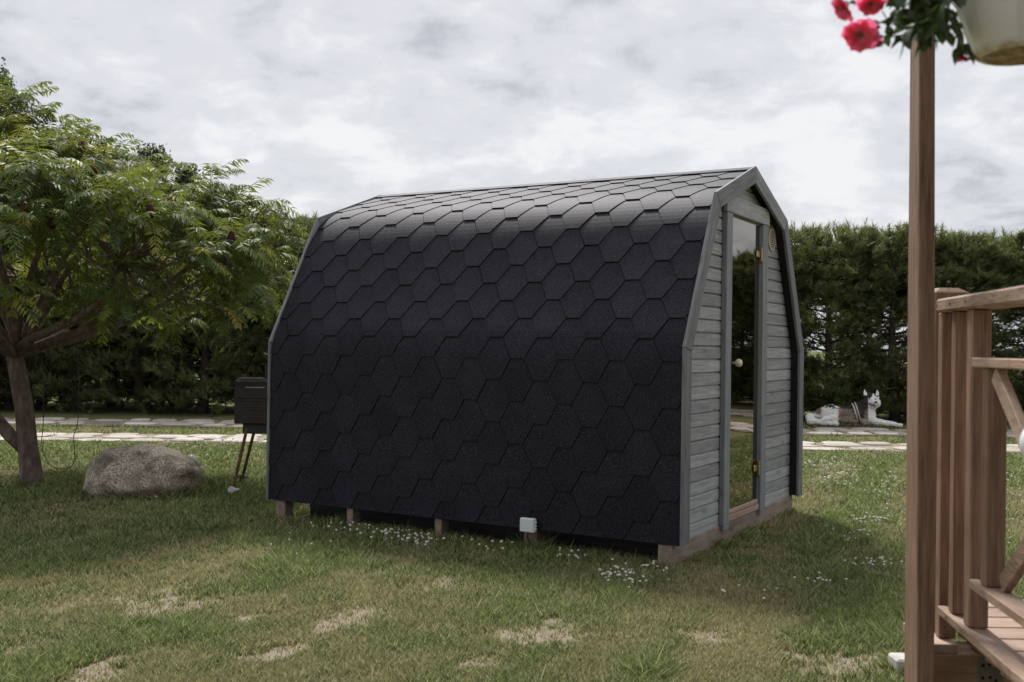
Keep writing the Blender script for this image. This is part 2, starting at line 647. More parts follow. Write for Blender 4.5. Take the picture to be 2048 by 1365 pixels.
# grass blades: one triangle each, denser where they show larger
NB = 1150000
px = rng.uniform(-260, 2300, NB)
py = np.where(rng.random(NB) < 0.92, rng.uniform(884, 1420, NB), rng.uniform(838, 900, NB))
hz = HORIZON + ROLL * (px - 1024)
yy = CAM_H * FPX / (py - hz)
xx = (px - 1024 + ROLL * (py - HORIZON)) / FPX * yy
xx += rng.normal(0, 0.01, NB) * yy / 5
yy += rng.normal(0, 0.02, NB) * yy / 5
u_, v_ = cabin_local(xx, yy)
d_, b_ = lawn_fields(xx, yy)
keep = ~((u_ > 0.1) & (u_ < CW - 0.05) & (v_ > 0.14) & (v_ < CL - 0.1))
keep &= rng.random(NB) > np.clip((b_ - 0.15) / 0.55, 0, 1) * 0.90
for yc, hw in TRACK_Y.values():
    on = np.abs(yy - yc - 0.018 * (xx)) < hw - 0.02 + 0.12 * (fbm(xx * 2, yy * 2, 2, 61) - 0.5)
    keep &= ~(on & (rng.random(NB) < 0.93))
clump = fbm(xx * 9, yy * 9, 3, 88)
keep &= rng.random(NB) < 0.45 + 1.0 * clump
xx, yy, d_, b_, clump = xx[keep], yy[keep], d_[keep], b_[keep], clump[keep]
nb = len(xx)
rnd = rng.random(nb)
lod = np.maximum(1.0, yy / 5.5)
hgt = (0.011 + 0.026 * rng.random(nb) ** 1.7) * (0.6 + 0.9 * clump) * (1 - 0.55 * d_ * 0.7) * (1 - 0.5 * b_)
tall = rng.random(nb) < 0.02
hgt = np.where(tall, hgt * 1.9, hgt)
tuft = np.clip((fbm(xx * 2.3, yy * 2.3, 3, 93) - 0.60) / 0.10, 0, 1) * (1 - b_)
hgt = hgt * (1 + 0.7 * tuft)
eb = ((xx + 3.05) / 0.50) ** 2 + ((yy - 8.70) / 0.38) ** 2          # longer, unmown fringe round boulder, trunk and cabin
hgt = hgt * (1 + 1.3 * ((eb > 0.7) & (eb < 1.5)))
hgt = hgt * (1 + 1.2 * (np.hypot(xx + 4.12, yy - 9.03) < 0.24))
cu_, cv_ = cabin_local(xx, yy)
hgt = hgt * (1 + 0.8 * ((cu_ > -0.07) & (cu_ < CW + 0.1) & (cv_ > -0.0) & (cv_ < CL + 0.1)))
d_ = d_ * (1 - 0.85 * tuft)
wid = (0.0024 + 0.0026 * rng.random(nb)) * lod
ang = rng.uniform(0, 2 * math.pi, nb)
lean = rng.uniform(0.5, 2.1, nb) * hgt
lang = rng.uniform(0, 2 * math.pi, nb)
bz = -0.014 + np.zeros(nb)
P0 = np.stack([xx - np.cos(ang) * wid, yy - np.sin(ang) * wid, bz], 1)
P1 = np.stack([xx + np.cos(ang) * wid, yy + np.sin(ang) * wid, bz], 1)
P2 = np.stack([xx + np.cos(lang) * lean, yy + np.sin(lang) * lean, bz + hgt + 0.012], 1)
V = np.stack([P0, P1, P2], 1).reshape(-1, 3)
F = np.arange(nb * 3).reshape(-1, 3)
_m = Mat('grass_blades')
_d = _m.attr('dry')
_r = _m.attr('rnd')
_g1 = _m.ramp(_r, [(0.0, (0.050, 0.080, 0.028)), (0.5, (0.195, 0.250, 0.082)), (1.0, (0.52, 0.54, 0.25))])
_d1 = _m.ramp(_r, [(0.0, (0.24, 0.225, 0.10)), (0.6, (0.41, 0.37, 0.185)), (1.0, (0.62, 0.56, 0.37))])
_dd = _m.math('ADD', _d, _m.math('MULTIPLY', _m.math('SUBTRACT', _r, 0.5), 0.55))
_cl = _m.mix(_m.ramp(_dd, [(0.36, 0.0), (1.0, 1.0)]), _g1, _d1)
_m.base(_cl)
_m.set(Roughness=0.7, Specular_IOR_Level=0.25)
_m.translucent(_cl, 0.40)
grass = link('grass', tri_mesh('grass', V, F, _m.m, {'dry': np.repeat(d_, 3), 'rnd': np.repeat(rnd, 3)}))
tag(grass, 'short patchy lawn grass, green and straw coloured', 'grass', kind='stuff')

# white clover heads scattered in patches
_cv = MB()
clov = [(700, 1058, 60, 10, 26), (800, 1072, 60, 14, 62), (830, 1088, 40, 10, 30), (950, 1082, 90, 12, 26), (1000, 1105, 60, 10, 10), (1140, 1120, 50, 12, 14),
        (1235, 1158, 32, 10, 34), (1290, 1140, 40, 12, 16), (1260, 1175, 50, 12, 10), (1680, 960, 60, 18, 60), (1650, 935, 40, 10, 46),
        (1760, 1040, 50, 14, 26), (1735, 1052, 26, 6, 16), (1740, 1135, 50, 10, 22), (1700, 1075, 60, 24, 18), (1640, 1175, 40, 6, 10), (1780, 985, 40, 20, 26),
        (1500, 1195, 60, 12, 6), (420, 915, 90, 12, 24), (470, 890, 40, 6, 14), (150, 930, 100, 20, 14), (2010, 990, 40, 40, 22), (300, 1000, 200, 30, 6), (600, 1110, 60, 20, 6), (2000, 1060, 50, 40, 10)]
rs = random.Random(4)
for cxp, cyp, sx_, sy_, cnt in clov:
    for _ in range(cnt):
        g = ground_at(rs.gauss(cxp, sx_ * 0.6), rs.gauss(cyp, sy_ * 0.7))
        lu, lv = cabin_local(g.x, g.y)
        if -0.02 < lu < CW + 0.02 and 0.02 < lv < CL:
            continue
        r = rs.uniform(0.006, 0.0105) * max(1.0, g.y / 8)
        h = rs.uniform(0.03, 0.055)
        bm = bmesh.new()
        bmesh.ops.create_icosphere(bm, subdivisions=1, radius=r)
        for v in bm.verts:
            v.co = Vector((v.co.x, v.co.y, v.co.z * 0.8)) + Vector((g.x, g.y, h)) + Vector((rs.uniform(-1, 1), rs.uniform(-1, 1), rs.uniform(-1, 1))) * r * 0.2
        _cv.addbm(bm)
        _cv.add([(g.x - 0.001, g.y, -0.01), (g.x + 0.001, g.y, -0.01), (g.x, g.y, h)], [(0, 1, 2)])
clover = _cv.build('clover_flowers', simple('clover_white', (0.70, 0.68, 0.58), 0.8, var=0.3, vscale=60))
tag(clover, 'small white clover heads dotted through the lawn', 'clover', kind='stuff')

# ------------------------------------------------------------------ stone wheel tracks
_m = Mat('pale_paving_stone')
_n = _m.noise(_m.world(), 9, 5, 0.65)
_o = _m.objrand()
_cs = _m.ramp(_o, [(0.0, (0.38, 0.33, 0.28)), (0.5, (0.50, 0.44, 0.385)), (1.0, (0.60, 0.555, 0.51))])
_cs = _m.mix(_m.ramp(_n, [(0.42, 0.0), (0.7, 0.75)]), _cs, (0.30, 0.25, 0.20))
_m.base(_cs)
_m.set(Roughness=0.85)
_m.bump(_n, 0.4, 0.02)
M_STONE = _m.m
M_BED = simple('sandy_bed', (0.33, 0.28, 0.22), 0.95, var=0.45, vscale=6)


def stone_track(key, label):
    yc, hw = TRACK_Y[key]
    x0, x1 = -9.0, 20.0
    n = 60
    bed = MB()
    vs = []
    for i in range(n + 1):
        x = x0 + (x1 - x0) * i / n
        o = 0.018 * x
        vs += [(x, yc + o - hw + 0.06 * math.sin(i * 1.7), 0.001), (x, yc + o + hw + 0.06 * math.sin(i * 2.3), 0.001)]
    bed.add(vs, [(2 * i, 2 * i + 2, 2 * i + 3, 2 * i + 1) for i in range(n)])
    tr = bed.build('stone_track', M_BED)
    tag(tr, label, kind='structure')
    r = random.Random(len(key))
    rows = 3
    rw = 2 * hw / rows
    for k in range(rows):
        x = x0 + r.uniform(0, 0.3)
        while x < x1:
            w = r.uniform(0.32, 0.66)
            if r.random() < 0.10:
                x += w
                continue
            cx, cyy = x + w / 2, yc + 0.018 * x - hw + rw * (k + 0.5) + r.uniform(-0.05, 0.05)
            m = 9
            hh = r.uniform(0.012, 0.035)
            a0 = r.uniform(0, 1)
            ring = []
            for q in range(m):
                a = 2 * math.pi * (q + a0) / m
                c, s = math.cos(a), math.sin(a)
                f = 1 / max(abs(c), abs(s)) ** 0.7 * r.uniform(0.84, 1.0)
                ring.append((c * f * w * 0.47, s * f * rw * 0.47))
            mb = MB()
            vs = [(p[0], p[1], -0.02) for p in ring] + [(p[0], p[1], hh * 0.55) for p in ring] + [(p[0] * 0.82, p[1] * 0.82, hh) for p in ring]
            fs = [tuple(2 * m + q for q in range(m))]
            for q in range(m):
                q2 = (q + 1) % m
                fs += [(q, q2, m + q2, m + q), (m + q, m + q2, 2 * m + q2, 2 * m + q)]
            mb.add(vs, fs)
            mb.build('paving_stone', M_STONE, tr, loc=(cx, cyy, 0))
            x += w + r.uniform(0.0, 0.03)


stone_track('near', 'pale flat-stone wheel track nearer to the lawn')
stone_track('far', 'pale flat-stone wheel track along the pine hedge')

# ------------------------------------------------------------------ the cabin
HS = 1.13
ZB, ZK, INS, ZS, ZA = 0.13, 0.13 + HS, 0.498, 2.2081, 2.4861
cabin = empty('sauna_cabin', (CX, CY, 0), math.pi / 2 - CYAW)
tag(cabin, 'grey garden cabin wrapped in black hexagonal felt shingles, with a glass door', 'cabin')
PROF = [(0.0, ZB), (0.0, ZK), (INS, ZS), (CW / 2, ZA)]


def offset_profile(d):
    """half profile moved inwards by d, corner points bottom to ridge"""
    lines = []
    for (x0, z0), (x1, z1) in zip(PROF[:-1], PROF[1:]):
        dx, dz = x1 - x0, z1 - z0
        L = math.hypot(dx, dz)
        nx, nz = dz / L, -dx / L          # inward
        lines.append(((x0 + nx * d, z0 + nz * d), (dx / L, dz / L)))
    pts = [(d, ZB)]
    for (p, t), (q, s) in zip(lines[:-1], lines[1:]):
        den = t[0] * s[1] - t[1] * s[0]
        k = ((q[0] - p[0]) * s[1] - (q[1] - p[1]) * s[0]) / den
        pts.append((p[0] + t[0] * k, p[1] + t[1] * k))
    p, t = lines[-1]
    k = (CW / 2 - p[0]) / t[0]
    pts.append((CW / 2, p[1] + t[1] * k))
    return pts


def wall_x(z, d):
    pts = offset_profile(d)
    if z <= pts[0][1]:
        return pts[0][0]
    for (x0, z0), (x1, z1) in zip(pts[:-1], pts[1:]):
        if z <= z1:
            return x0 + (x1 - x0) * (z - z0) / (z1 - z0)
    return CW / 2


def smooth_profile(d, radii=(0.55, 0.66), seg=14):
    """list of (s, x, z, nx, nz) with rounded corners"""
    P = [Vector(p) for p in offset_profile(d)]
    pts = [P[0]]
    for i, R in zip((1, 2), radii):
        a, b, c = P[i - 1], P[i], P[i + 1]
        t1, t2 = (a - b).normalized(), (c - b).normalized()
        ang = math.acos(max(-1, min(1, t1.dot(t2))))
        tl = R / math.tan(ang / 2)
        s, e_ = b + t1 * tl, b + t2 * tl
        for k in range(seg + 1):
            f = k / seg
            pts.append(s * (1 - f) ** 2 + b * (2 * f * (1 - f)) + e_ * f ** 2)
    pts.append(P[3])
    S = [0.0]
    for a, b in zip(pts[:-1], pts[1:]):
        S.append(S[-1] + (b - a).length)
    return S, pts


SP, SPTS = smooth_profile(0.022)
S_MAX = SP[-1]


def on_profile(s):
    s = max(0.0, min(S_MAX, s))
    for i in range(len(SP) - 1):
        if s <= SP[i + 1] + 1e-9:
            f = (s - SP[i]) / max(1e-9, SP[i + 1] - SP[i])
            a, b = SPTS[i], SPTS[i + 1]
            t = (b - a).normalized()
            # blend tangents for a smooth normal
            t0 = (SPTS[i + 1] - SPTS[max(0, i - 1)]).normalized()
            t1 = (SPTS[min(len(SPTS) - 1, i + 2)] - a).normalized()
            t = (t0 * (1 - f) + t1 * f).normalized()
            return a + (b - a) * f, Vector((-t.y, t.x))
    return SPTS[-1], Vector((-0.3, 0.95))


# roof shell
V0, V1 = 0.02, CL - 0.02
outer = [(p.x, p.y) for p in SPTS]
inner = [(p.x, p.y) for p in smooth_profile(0.050)[1]]
outer_f = outer + [(CW - x, z) for x, z in outer[-2::-1]]
inner_f = inner + [(CW - x, z) for x, z in inner[-2::-1]]
sh = MB()
n = len(outer_f)
vs = [(x, V0, z) for x, z in outer_f] + [(x, V1, z) for x, z in outer_f]
fs = [(i, i + 1, n + i + 1, n + i) for i in range(n - 1)]
sh.add(vs, fs)
roof = sh.mesh('roof', M_FELT, True)
sh2 = MB()
vs = [(x, V0, z) for x, z in inner_f] + [(x, V1, z) for x, z in inner_f]
sh2.add(vs, fs)
# end and bottom caps
for v in (V0, V1):
    vs = [(x, v, z) for x, z in outer_f] + [(x, v, z) for x, z in inner_f]
    sh2.add(vs, fs)
for x0, x1 in ((outer_f[0][0], inner_f[0][0]), (outer_f[-1][0], inner_f[-1][0])):
    sh2.add([(x0, V0, ZB), (x1, V0, ZB), (x1, V1, ZB), (x0, V1, ZB)], [(0, 1, 2, 3)])
roof_o = link('roof', roof, cabin)
sh2.build('roof_lining', M_DARKWOOD, cabin)

# hexagonal shingles, row by row: one mesh per row, copied along it
SH_P, SH_H, SH_A = 0.338, 0.1328, 0.094
SH_DX = (SH_P - 2 * SH_A) / 2
rows = int((S_MAX + 0.016) / SH_H) + 1
rs = random.Random(12)


def shingle_mesh(s0, c0=None, c1=None):
    """hexagon whose lower flat edge lies at arc length s0; c0, c1 clip along the length"""
    lv = [0, 0.28, 0.5, 0.75, 1.0, 1.03, 1.3, 1.6, 1.97]
    top, bot = [], []
    for q in lv:
        s = s0 + q * SH_H
        hw = SH_A / 2 + SH_DX * (q if q <= 1 else 2 - q) - (0.0042 if q > 1.01 else 0.0)
        a, b = -hw, hw
        if c0 is not None:
            a, b = max(a, c0), max(b, c0)
        if c1 is not None:
            a, b = min(a, c1), min(b, c1)
        p, nrm = on_profile(s)
        o = 0.0130 - 0.0082 * q / 2
        for lst, off in ((top, o), (bot, -0.001)):
            lst.append(((p.x + nrm.x * off, a, p.y + nrm.y * off), (p.x + nrm.x * off, b, p.y + nrm.y * off)))
    mb = MB()
    m = len(lv)
    vs = [p for t in top for p in t] + [p for t in bot for p in t]
    fs = []
    for i in range(m - 1):
        fs.append((2 * i, 2 * i + 1, 2 * i + 3, 2 * i + 2))
        fs.append((2 * i, 2 * i + 2, 2 * m + 2 * i + 2, 2 * m + 2 * i))
        fs.append((2 * i + 1, 2 * m + 2 * i + 1, 2 * m + 2 * i + 3, 2 * i + 3))
    fs.append((0, 2 * m, 2 * m + 1, 1))
    mb.add(vs, fs)
    return mb.mesh('shingle', M_FELT)


for i in range(-1, rows):
    s0 = -0.016 + SH_H * i
    if s0 > S_MAX - 0.05:
        continue
    off = 0.262 if i % 2 else 0.431
    k = -2
    full = None
    while True:
        vc = off + SH_P * k
        k += 1
        hw = SH_A / 2 + SH_DX
        if vc + hw < V0 + 0.01:
            continue
        if vc - hw > V1 - 0.01:
            break
        lo, hi = V0 + 0.001 - vc, V1 - 0.001 - vc
        if lo < -hw and hi > hw:
            if full is None:
                full = shingle_mesh(s0)
            me = full
        else:
            me = shingle_mesh(s0, lo if lo >= -hw else None, hi if hi <= hw else None)
        link('shingle', me, roof_o, (-rs.uniform(0.0, 0.0012), vc + rs.uniform(-0.002, 0.002), 0))
        if k > 20:
            break

# ridge strip
rp = offset_profile(0.004)[-1]
t = (Vector(PROF[3]) - Vector(PROF[2])).normalized()
mb = MB()
w = 0.085
pl = [(rp[0] - t.x * w, rp[1] - t.y * w), (rp[0], rp[1]), (rp[0] + t.x * w, rp[1] - t.y * w), (rp[0] + t.x * w, rp[1] - t.y * w - 0.006), (rp[0], rp[1] - 0.006), (rp[0] - t.x * w, rp[1] - t.y * w - 0.006)]
mb.prism(pl, V0 + 0.001, V1 - 0.001)
mb.build('ridge_strip', M_FELT, cabin)

# bargeboards front and rear
po, pi_ = offset_profile(0.0), offset_profile(0.108)
full_o = po + [(CW - x, z) for x, z in po[-2::-1]]
full_i = pi_ + [(CW - x, z) for x, z in pi_[-2::-1]]
TW = 0.020


def shrink(a, b, e_):
    a, b = Vector(a), Vector(b)
    d = (b - a).normalized() * e_
    return tuple(a + d), tuple(b - d)


for v0 in (0.0, CL - TW):
    for i in range(len(full_o) - 1):
        a, b = shrink(full_o[i], full_o[i + 1], 0.0015)
        c, d = shrink(full_i[i], full_i[i + 1], 0.0015)
        # local frame of the board, so that the grain runs along it
        mid = (Vector(a) + Vector(b) + Vector(c) + Vector(d)) / 4
        tv = (Vector(b) - Vector(a)).normalized()
        ang = math.atan2(tv.x, tv.y)
        R = Matrix.Rotation(-ang, 2) if False else Matrix(((math.cos(ang), -math.sin(ang)), (math.sin(ang), math.cos(ang))))
        poly = [R @ (Vector(p) - mid) for p in (a, b, d, c)]
        bm = bmesh.new()
        vv = [bm.verts.new((p.x, y, p.y)) for y in (0, TW) for p in poly]
        for q in ((0, 1, 2, 3), (7, 6, 5, 4), (0, 4, 5, 1), (1, 5, 6, 2), (2, 6, 7, 3), (3, 7, 4, 0)):
            bm.faces.new([vv[j] for j in q])
        bmesh.ops.bevel(bm, geom=bm.edges[:], offset=0.0025, segments=1, affect='EDGES')
        o = MB().addbm(bm).build('trim_board', M_TRIM, cabin, loc=(mid.x, v0, mid.y))
        o.rotation_euler = (0, ang, 0)
        if v0 == 0.0:
            ln = (Vector(b) - Vector(a)).length
            for fz_ in (-0.42, -0.14, 0.14, 0.42):
                for fx_ in (-0.03, 0.03):
                    MB().lathe([(0.0035, 0.0), (0.0035, 0.0008)], 8, (fx_, 0.0002, fz_ * ln * 0.9), (0, -1, 0)).build('nail', M_METAL, o)

# front wall boards, split by the door
WV = 0.080           # front face of the boards
BP = 0.082
DC = CW / 2
J_OUT, J_IN = 0.445, 0.335


def board(x0b, x0t, x1b, x1t, z0, z1):
    secs = [(0.020, z0), (0.010, z0), (0.0, z0 + 0.003), (0.0, z1 - 0.013), (0.011, z1 - 0.005), (0.014, z1 - 0.005), (0.014, z1 + 0.004), (0.020, z1 + 0.004)]
    n = len(secs)

    def lerp(a, b, z):
        return a + (b - a) * (z - z0) / (z1 - z0)
    cx0, cz0 = (x0b + x1b) / 2, (z0 + z1) / 2
    vs = [(lerp(x0b, x0t, z) - cx0, y, z - cz0) for y, z in secs] + [(lerp(x1b, x1t, z) - cx0, y, z - cz0) for y, z in secs]
    fs = [tuple(range(n)), tuple(range(2 * n - 1, n - 1, -1))] + [(i, (i + 1) % n, n + (i + 1) % n, n + i) for i in range(n)]
    MB().add(vs, fs).build('wall_board', M_GREYX, cabin, loc=(cx0, WV, cz0))


zk = 0.124
while True:
    z0, z1 = zk, zk + BP
    zk += BP
    xb, xt = wall_x(z0, 0.078), wall_x(z1, 0.078)
    if xt > DC - 0.06:
        # last triangular piece
        if xb < DC - 0.05:
            za = offset_profile(0.078)[-1][1] - 0.005
            xt2 = DC - 0.01
            board(xb, xt2, CW - xb, CW - xt2, z0, za)
        break
    if (z0 + z1) / 2 < 2.13:
        board(xb, xt, DC - J_OUT + 0.02, DC - J_OUT + 0.02, z0, z1)
        board(DC + J_OUT - 0.02, DC + J_OUT - 0.02, CW - xb, CW - xt, z0, z1)
    else:
        board(xb, xt, CW - xb, CW - xt, z0, z1)

# rear wall and floor
bp_ = offset_profile(0.078)
MB().prism(bp_ + [(CW - x, z) for x, z in bp_[-2::-1]], CL - 0.11, CL - 0.08).build('rear_wall', M_GREYX, cabin)
MB().box(0.06, CW - 0.06, 0.17, CL - 0.12, 0.132, 0.16).build('floor', M_BEAM, cabin)
MB().box(0.25, CW - 0.25, CL - 0.75, CL - 0.14, 0.55, 0.60).build('bench', M_SILL, cabin)

# door frame
for s in (-1, 1):
    a, b = sorted((DC + s * J_OUT, DC + s * J_IN))
    MB().box(-(b - a) / 2, (b - a) / 2, 0.044, 0.0785, 0.128, 2.130, 0.003).build('door_jamb', M_GREYZ, cabin, loc=((a + b) / 2, 0, 0))
    MB().box(-(b - a) / 2, (b - a) / 2, 0.044, 0.068, 0.098, 0.1275, 0.002).build('jamb_foot', M_GREYZ, cabin, loc=((a + b) / 2, 0, 0))
    a, b = sorted((DC + s * (J_IN + 0.012), DC + s * (J_IN - 0.012)))
    MB().box(-(b - a) / 2, (b - a) / 2, 0.0835, 0.150, 0.21, 2.118, 0.002).build('door_lining', M_GREYZ, cabin, loc=((a + b) / 2, 0, 0))
o = MB().box(-0.46, 0.46, 0.040, 0.0675, 2.132, 2.246, 0.003).build('door_header', M_GREYX, cabin, loc=(DC, 0, 0))
o = MB().box(-0.322, 0.322, 0.0835, 0.150, 2.096, 2.120, 0.002).build('door_lining', M_GREYX, cabin, loc=(DC, 0, 0))
MB().box(-0.333, 0.333, 0.062, 0.165, 0.176, 0.206, 0.004).build('threshold', M_SILL, cabin, loc=(DC, 0, 0))
MB().box(-0.333, 0.333, 0.055, 0.165, 0.134, 0.174, 0.003).build('threshold', M_SILL, cabin, loc=(DC, 0, 0))

# the glass door with hinges and knob
DV = 0.074
door = MB().box(-0.331, 0.331, 0, 0.008, 0.211, 2.118, 0.001).build('glass_door', M_GLASS, cabin, loc=(DC, DV, 0))
tag(door, 'dark reflective glass door')
for z in (1.918, 0.425):
    mb = MB()
    mb.box(0.245, 0.318, -0.014, -0.0005, z - 0.024, z + 0.024, 0.006)
    mb.box(0.322, 0.3335, -0.026, -0.002, z - 0.055, z + 0.055, 0.002)
    mb.lathe([(0.008, z - 0.045), (0.008, z + 0.045)], 10, (0.318, -0.020, 0))
    mb.build('hinge', M_BRASS, door)
MB().lathe([(0.007, 0.0), (0.008, 0.018), (0.020, 0.026), (0.027, 0.038), (0.027, 0.050), (0.020, 0.061), (0.008, 0.066)], 16, (-0.225, -0.0005, 1.163), (0, -1, 0)).build('knob', M_KNOB, door, True)

# round louvred vent in the gable
_vr = MB().lathe([(0.086, 0.0), (0.086, 0.010), (0.070, 0.012), (0.070, 0.001)], 28, (0, 0, 0), (0, -1, 0))
_vr.f = _vr.f[:-2]
vent = _vr.build('vent', M_VENT, cabin, loc=(1.905, WV - 0.0008, 2.055))
for k in range(-4, 5):
    zz = k * 0.0155
    hw = math.sqrt(max(0.0, 0.070 ** 2 - zz ** 2)) - 0.001
    MB().box(-hw, hw, -0.0105, -0.0028, zz - 0.0042, zz + 0.0042, 0.001).build('slat', M_VENT, vent)
MB().lathe([(0.0695, 0.0), (0.0695, 0.0018)], 28, (0, 0, 0), (0, -1, 0)).build('backing', M_BLACK, vent)

# sleepers and added dark strips under the floor, and the junction box
MB().box(-1.255, 1.255, -0.045, 0.045, -0.008, 0.1275, 0.005).build('sleeper', M_BEAM, cabin, loc=(DC, 0.115, 0))
for v, w in ((1.005, 0.092), (1.692, 0.055), (2.423, 0.052), (3.055, 0.092)):
    for u in (0.075, CW - 0.075):
        MB().box(-0.045, 0.045, -w / 2, w / 2, -0.008, 0.1285, 0.004).build('support_block', M_BEAM, cabin, loc=(u, v, 0))
for u in (0.36, CW - 0.36):
    MB().box(-0.03, 0.03, 0.165, CL - 0.13, -0.008, 0.1275).build('shade_strip', M_DARKWOOD, cabin, loc=(u, 0, 0))  # added dark strips blocking the view under the floor, standing in for shade
jb = MB().box(-0.045, -0.010, 0.938, 1.040, 0.118, 0.204, 0.006).build('junction_box', M_WHITEPLASTIC, cabin)
MB().box(-0.0475, -0.0452, 0.943, 1.035, 0.123, 0.199, 0.001).build('lid', M_WHITEPLASTIC, jb)
MB().tube([(-0.028, 0.99, 0.119), (-0.026, 0.992, 0.09), (0.0, 1.0, 0.06), (0.06, 1.01, 0.03), (0.10, 1.02, 0.0)], 0.005, 6).build('cable', M_BLACK, jb, True)
for k in range(3):
    MB().lathe([(0.006, 0), (0.006, 0.008)], 10, (-0.028, 0.938, 0.140 + k * 0.02), (0, -1, 0)).build('cable_gland', M_WHITEPLASTIC, jb)

# ------------------------------------------------------------------ terrace with railing
RD = Vector((0.122, 1.0, 0)).normalized()       # direction of the railing, away from the camera
RN = Vector((RD.y, -RD.x, 0))                   # to the right of it


def rail_pt(Y, z, off=0.0):
    return Vector((1.203 + 0.122 * (Y - 2.93), Y, z)) + RN * off


terrace = empty('terrace', (1.3, 2.4, 0))
tag(terrace, 'brown timber terrace with railing and tall porch post', 'terrace')
TM = Matrix.Translation((-1.3, -2.4, 0))


def tpart(name, mb, mat, smooth=False, parent=None):
    """mesh given in world coordinates, with its own centre as origin so grain differs"""
    c = Vector((sum(v[0] for v in mb.v), sum(v[1] for v in mb.v), sum(v[2] for v in mb.v))) / len(mb.v)
    mb.v = [tuple(Vector(v) - c) for v in mb.v]
    base = Vector((1.3, 2.4, 0)) if parent is None else parent['_c']
    o = mb.build(name, mat, parent or terrace, smooth, loc=c - Vector(base))
    o['_c'] = tuple(c)
    return o


BW, BD = 0.046, 0.042         # baluster: across the rail, along the rail
Y_NEAR = 1.70
# handrail, sub-rails, bottom rail
tpart('handrail', MB().bar(rail_pt(2.955, 1.381, 0.030), rail_pt(Y_NEAR, 1.381, 0.030), 0.082, 0.038, 0.006), M_BROWNY)
tpart('bottom_rail', MB().bar(rail_pt(2.905, 0.537, 0.020), rail_pt(Y_NEAR, 0.537, 0.020), 0.062, 0.024, 0.003), M_BROWNY)
tpart('panel_rail', MB().bar(rail_pt(2.640, 1.226, 0.020), rail_pt(1.80, 1.226, 0.020), 0.058, 0.024, 0.003), M_BROWNY)
tpart('panel_rail', MB().bar(rail_pt(2.640, 0.669, 0.020), rail_pt(1.80, 0.669, 0.020), 0.058, 0.024, 0.003), M_BROWNY)


def upright(Y, z0, z1, w=BW, d=BD, name='baluster', off=0.0):
    mb = MB()
    mb.bar(rail_pt(Y + d / 2, z0, w / 2 + off), rail_pt(Y + d / 2, z1, w / 2 + off), w, d, 0.003, up=RD)
    return tpart(name, mb, M_BROWNZ)


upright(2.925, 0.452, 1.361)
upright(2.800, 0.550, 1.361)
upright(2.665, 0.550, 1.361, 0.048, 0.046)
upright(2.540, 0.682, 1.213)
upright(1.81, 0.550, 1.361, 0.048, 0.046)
for (ya, za), (yb, zb) in (((2.515, 1.200), (1.85, 0.695)), ((2.515, 0.695), (1.85, 1.200))):
    o = 0.014 if za > zb else 0.036
    tpart('diagonal_brace', MB().bar(rail_pt(ya, za, o), rail_pt(yb, zb, o), 0.020, 0.045, 0.002), M_BROWNY)
for Y_s in (2.945, 2.822, 2.688):
    for z_s, dz in ((1.384, 0.0), (0.538, 0.0)):
        if z_s < 1 and Y_s > 2.9:
            continue
        p_s = rail_pt(Y_s, z_s, -0.0116 if z_s > 1 else -0.0115)
        tpart('screw', MB().lathe([(0.0042, 0.0), (0.0042, 0.0012)], 10, p_s, -RN), M_METAL)
# newel post with bevelled head
mb = MB()
mb.box(1.212, 1.314, 3.005, 3.105, 0.452, 1.425, 0.004)
mb.add([(1.216, 3.009, 1.424), (1.310, 3.009, 1.424), (1.310, 3.101, 1.424), (1.216, 3.101, 1.424), (1.236, 3.03, 1.437), (1.29, 3.03, 1.437), (1.29, 3.08, 1.437), (1.236, 3.08, 1.437)],
       [(0, 1, 5, 4), (1, 2, 6, 5), (2, 3, 7, 6), (3, 0, 4, 7), (4, 5, 6, 7)])
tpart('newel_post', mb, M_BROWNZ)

# tall porch post, slightly twisted board
EY = 2.75


def post_ring(rl, re, rr, z):
    E_ = Vector((re * EY, EY, z))
    t = (E_.x - rl * EY) / (rl - 0.122)
    L_ = Vector((E_.x + 0.122 * t, EY + t, z))
    wr = (rr * EY - E_.x) / RN.x * 1.0
    R_ = E_ + RN * wr
    return [L_, E_, R_, R_ + (L_ - E_)]


r0 = post_ring(0.3782, 0.3906, 0.4064, 0.40)
r1 = post_ring(0.3768, 0.3857, 0.4004, 2.00)


def post_at(z):
    f = (z - 0.40) / 1.6
    return [a.lerp(b, f).xy.to_3d() + Vector((0, 0, z)) for a, b in zip(r0, r1)]


bm = bmesh.new()
lv = [-0.01, 0.4, 1.0, 1.6, 2.2, 2.52]
rings = [[bm.verts.new(p) for p in post_at(z)] for z in lv]
for a, b in zip(rings[:-1], rings[1:]):
    for k in range(4):
        bm.faces.new((a[k], a[(k + 1) % 4], b[(k + 1) % 4], b[k]))
bm.faces.new(rings[0][::-1])
bm.faces.new(rings[-1])
bmesh.ops.recalc_face_normals(bm, faces=bm.faces)
ed = [e_ for e_ in bm.edges if abs(e_.verts[0].co.z - e_.verts[1].co.z) > 0.1]
bmesh.ops.bevel(bm, geom=ed, offset=0.003, segments=1, affect='EDGES')
tpart('porch_post', MB().addbm(bm), M_BROWNZ)

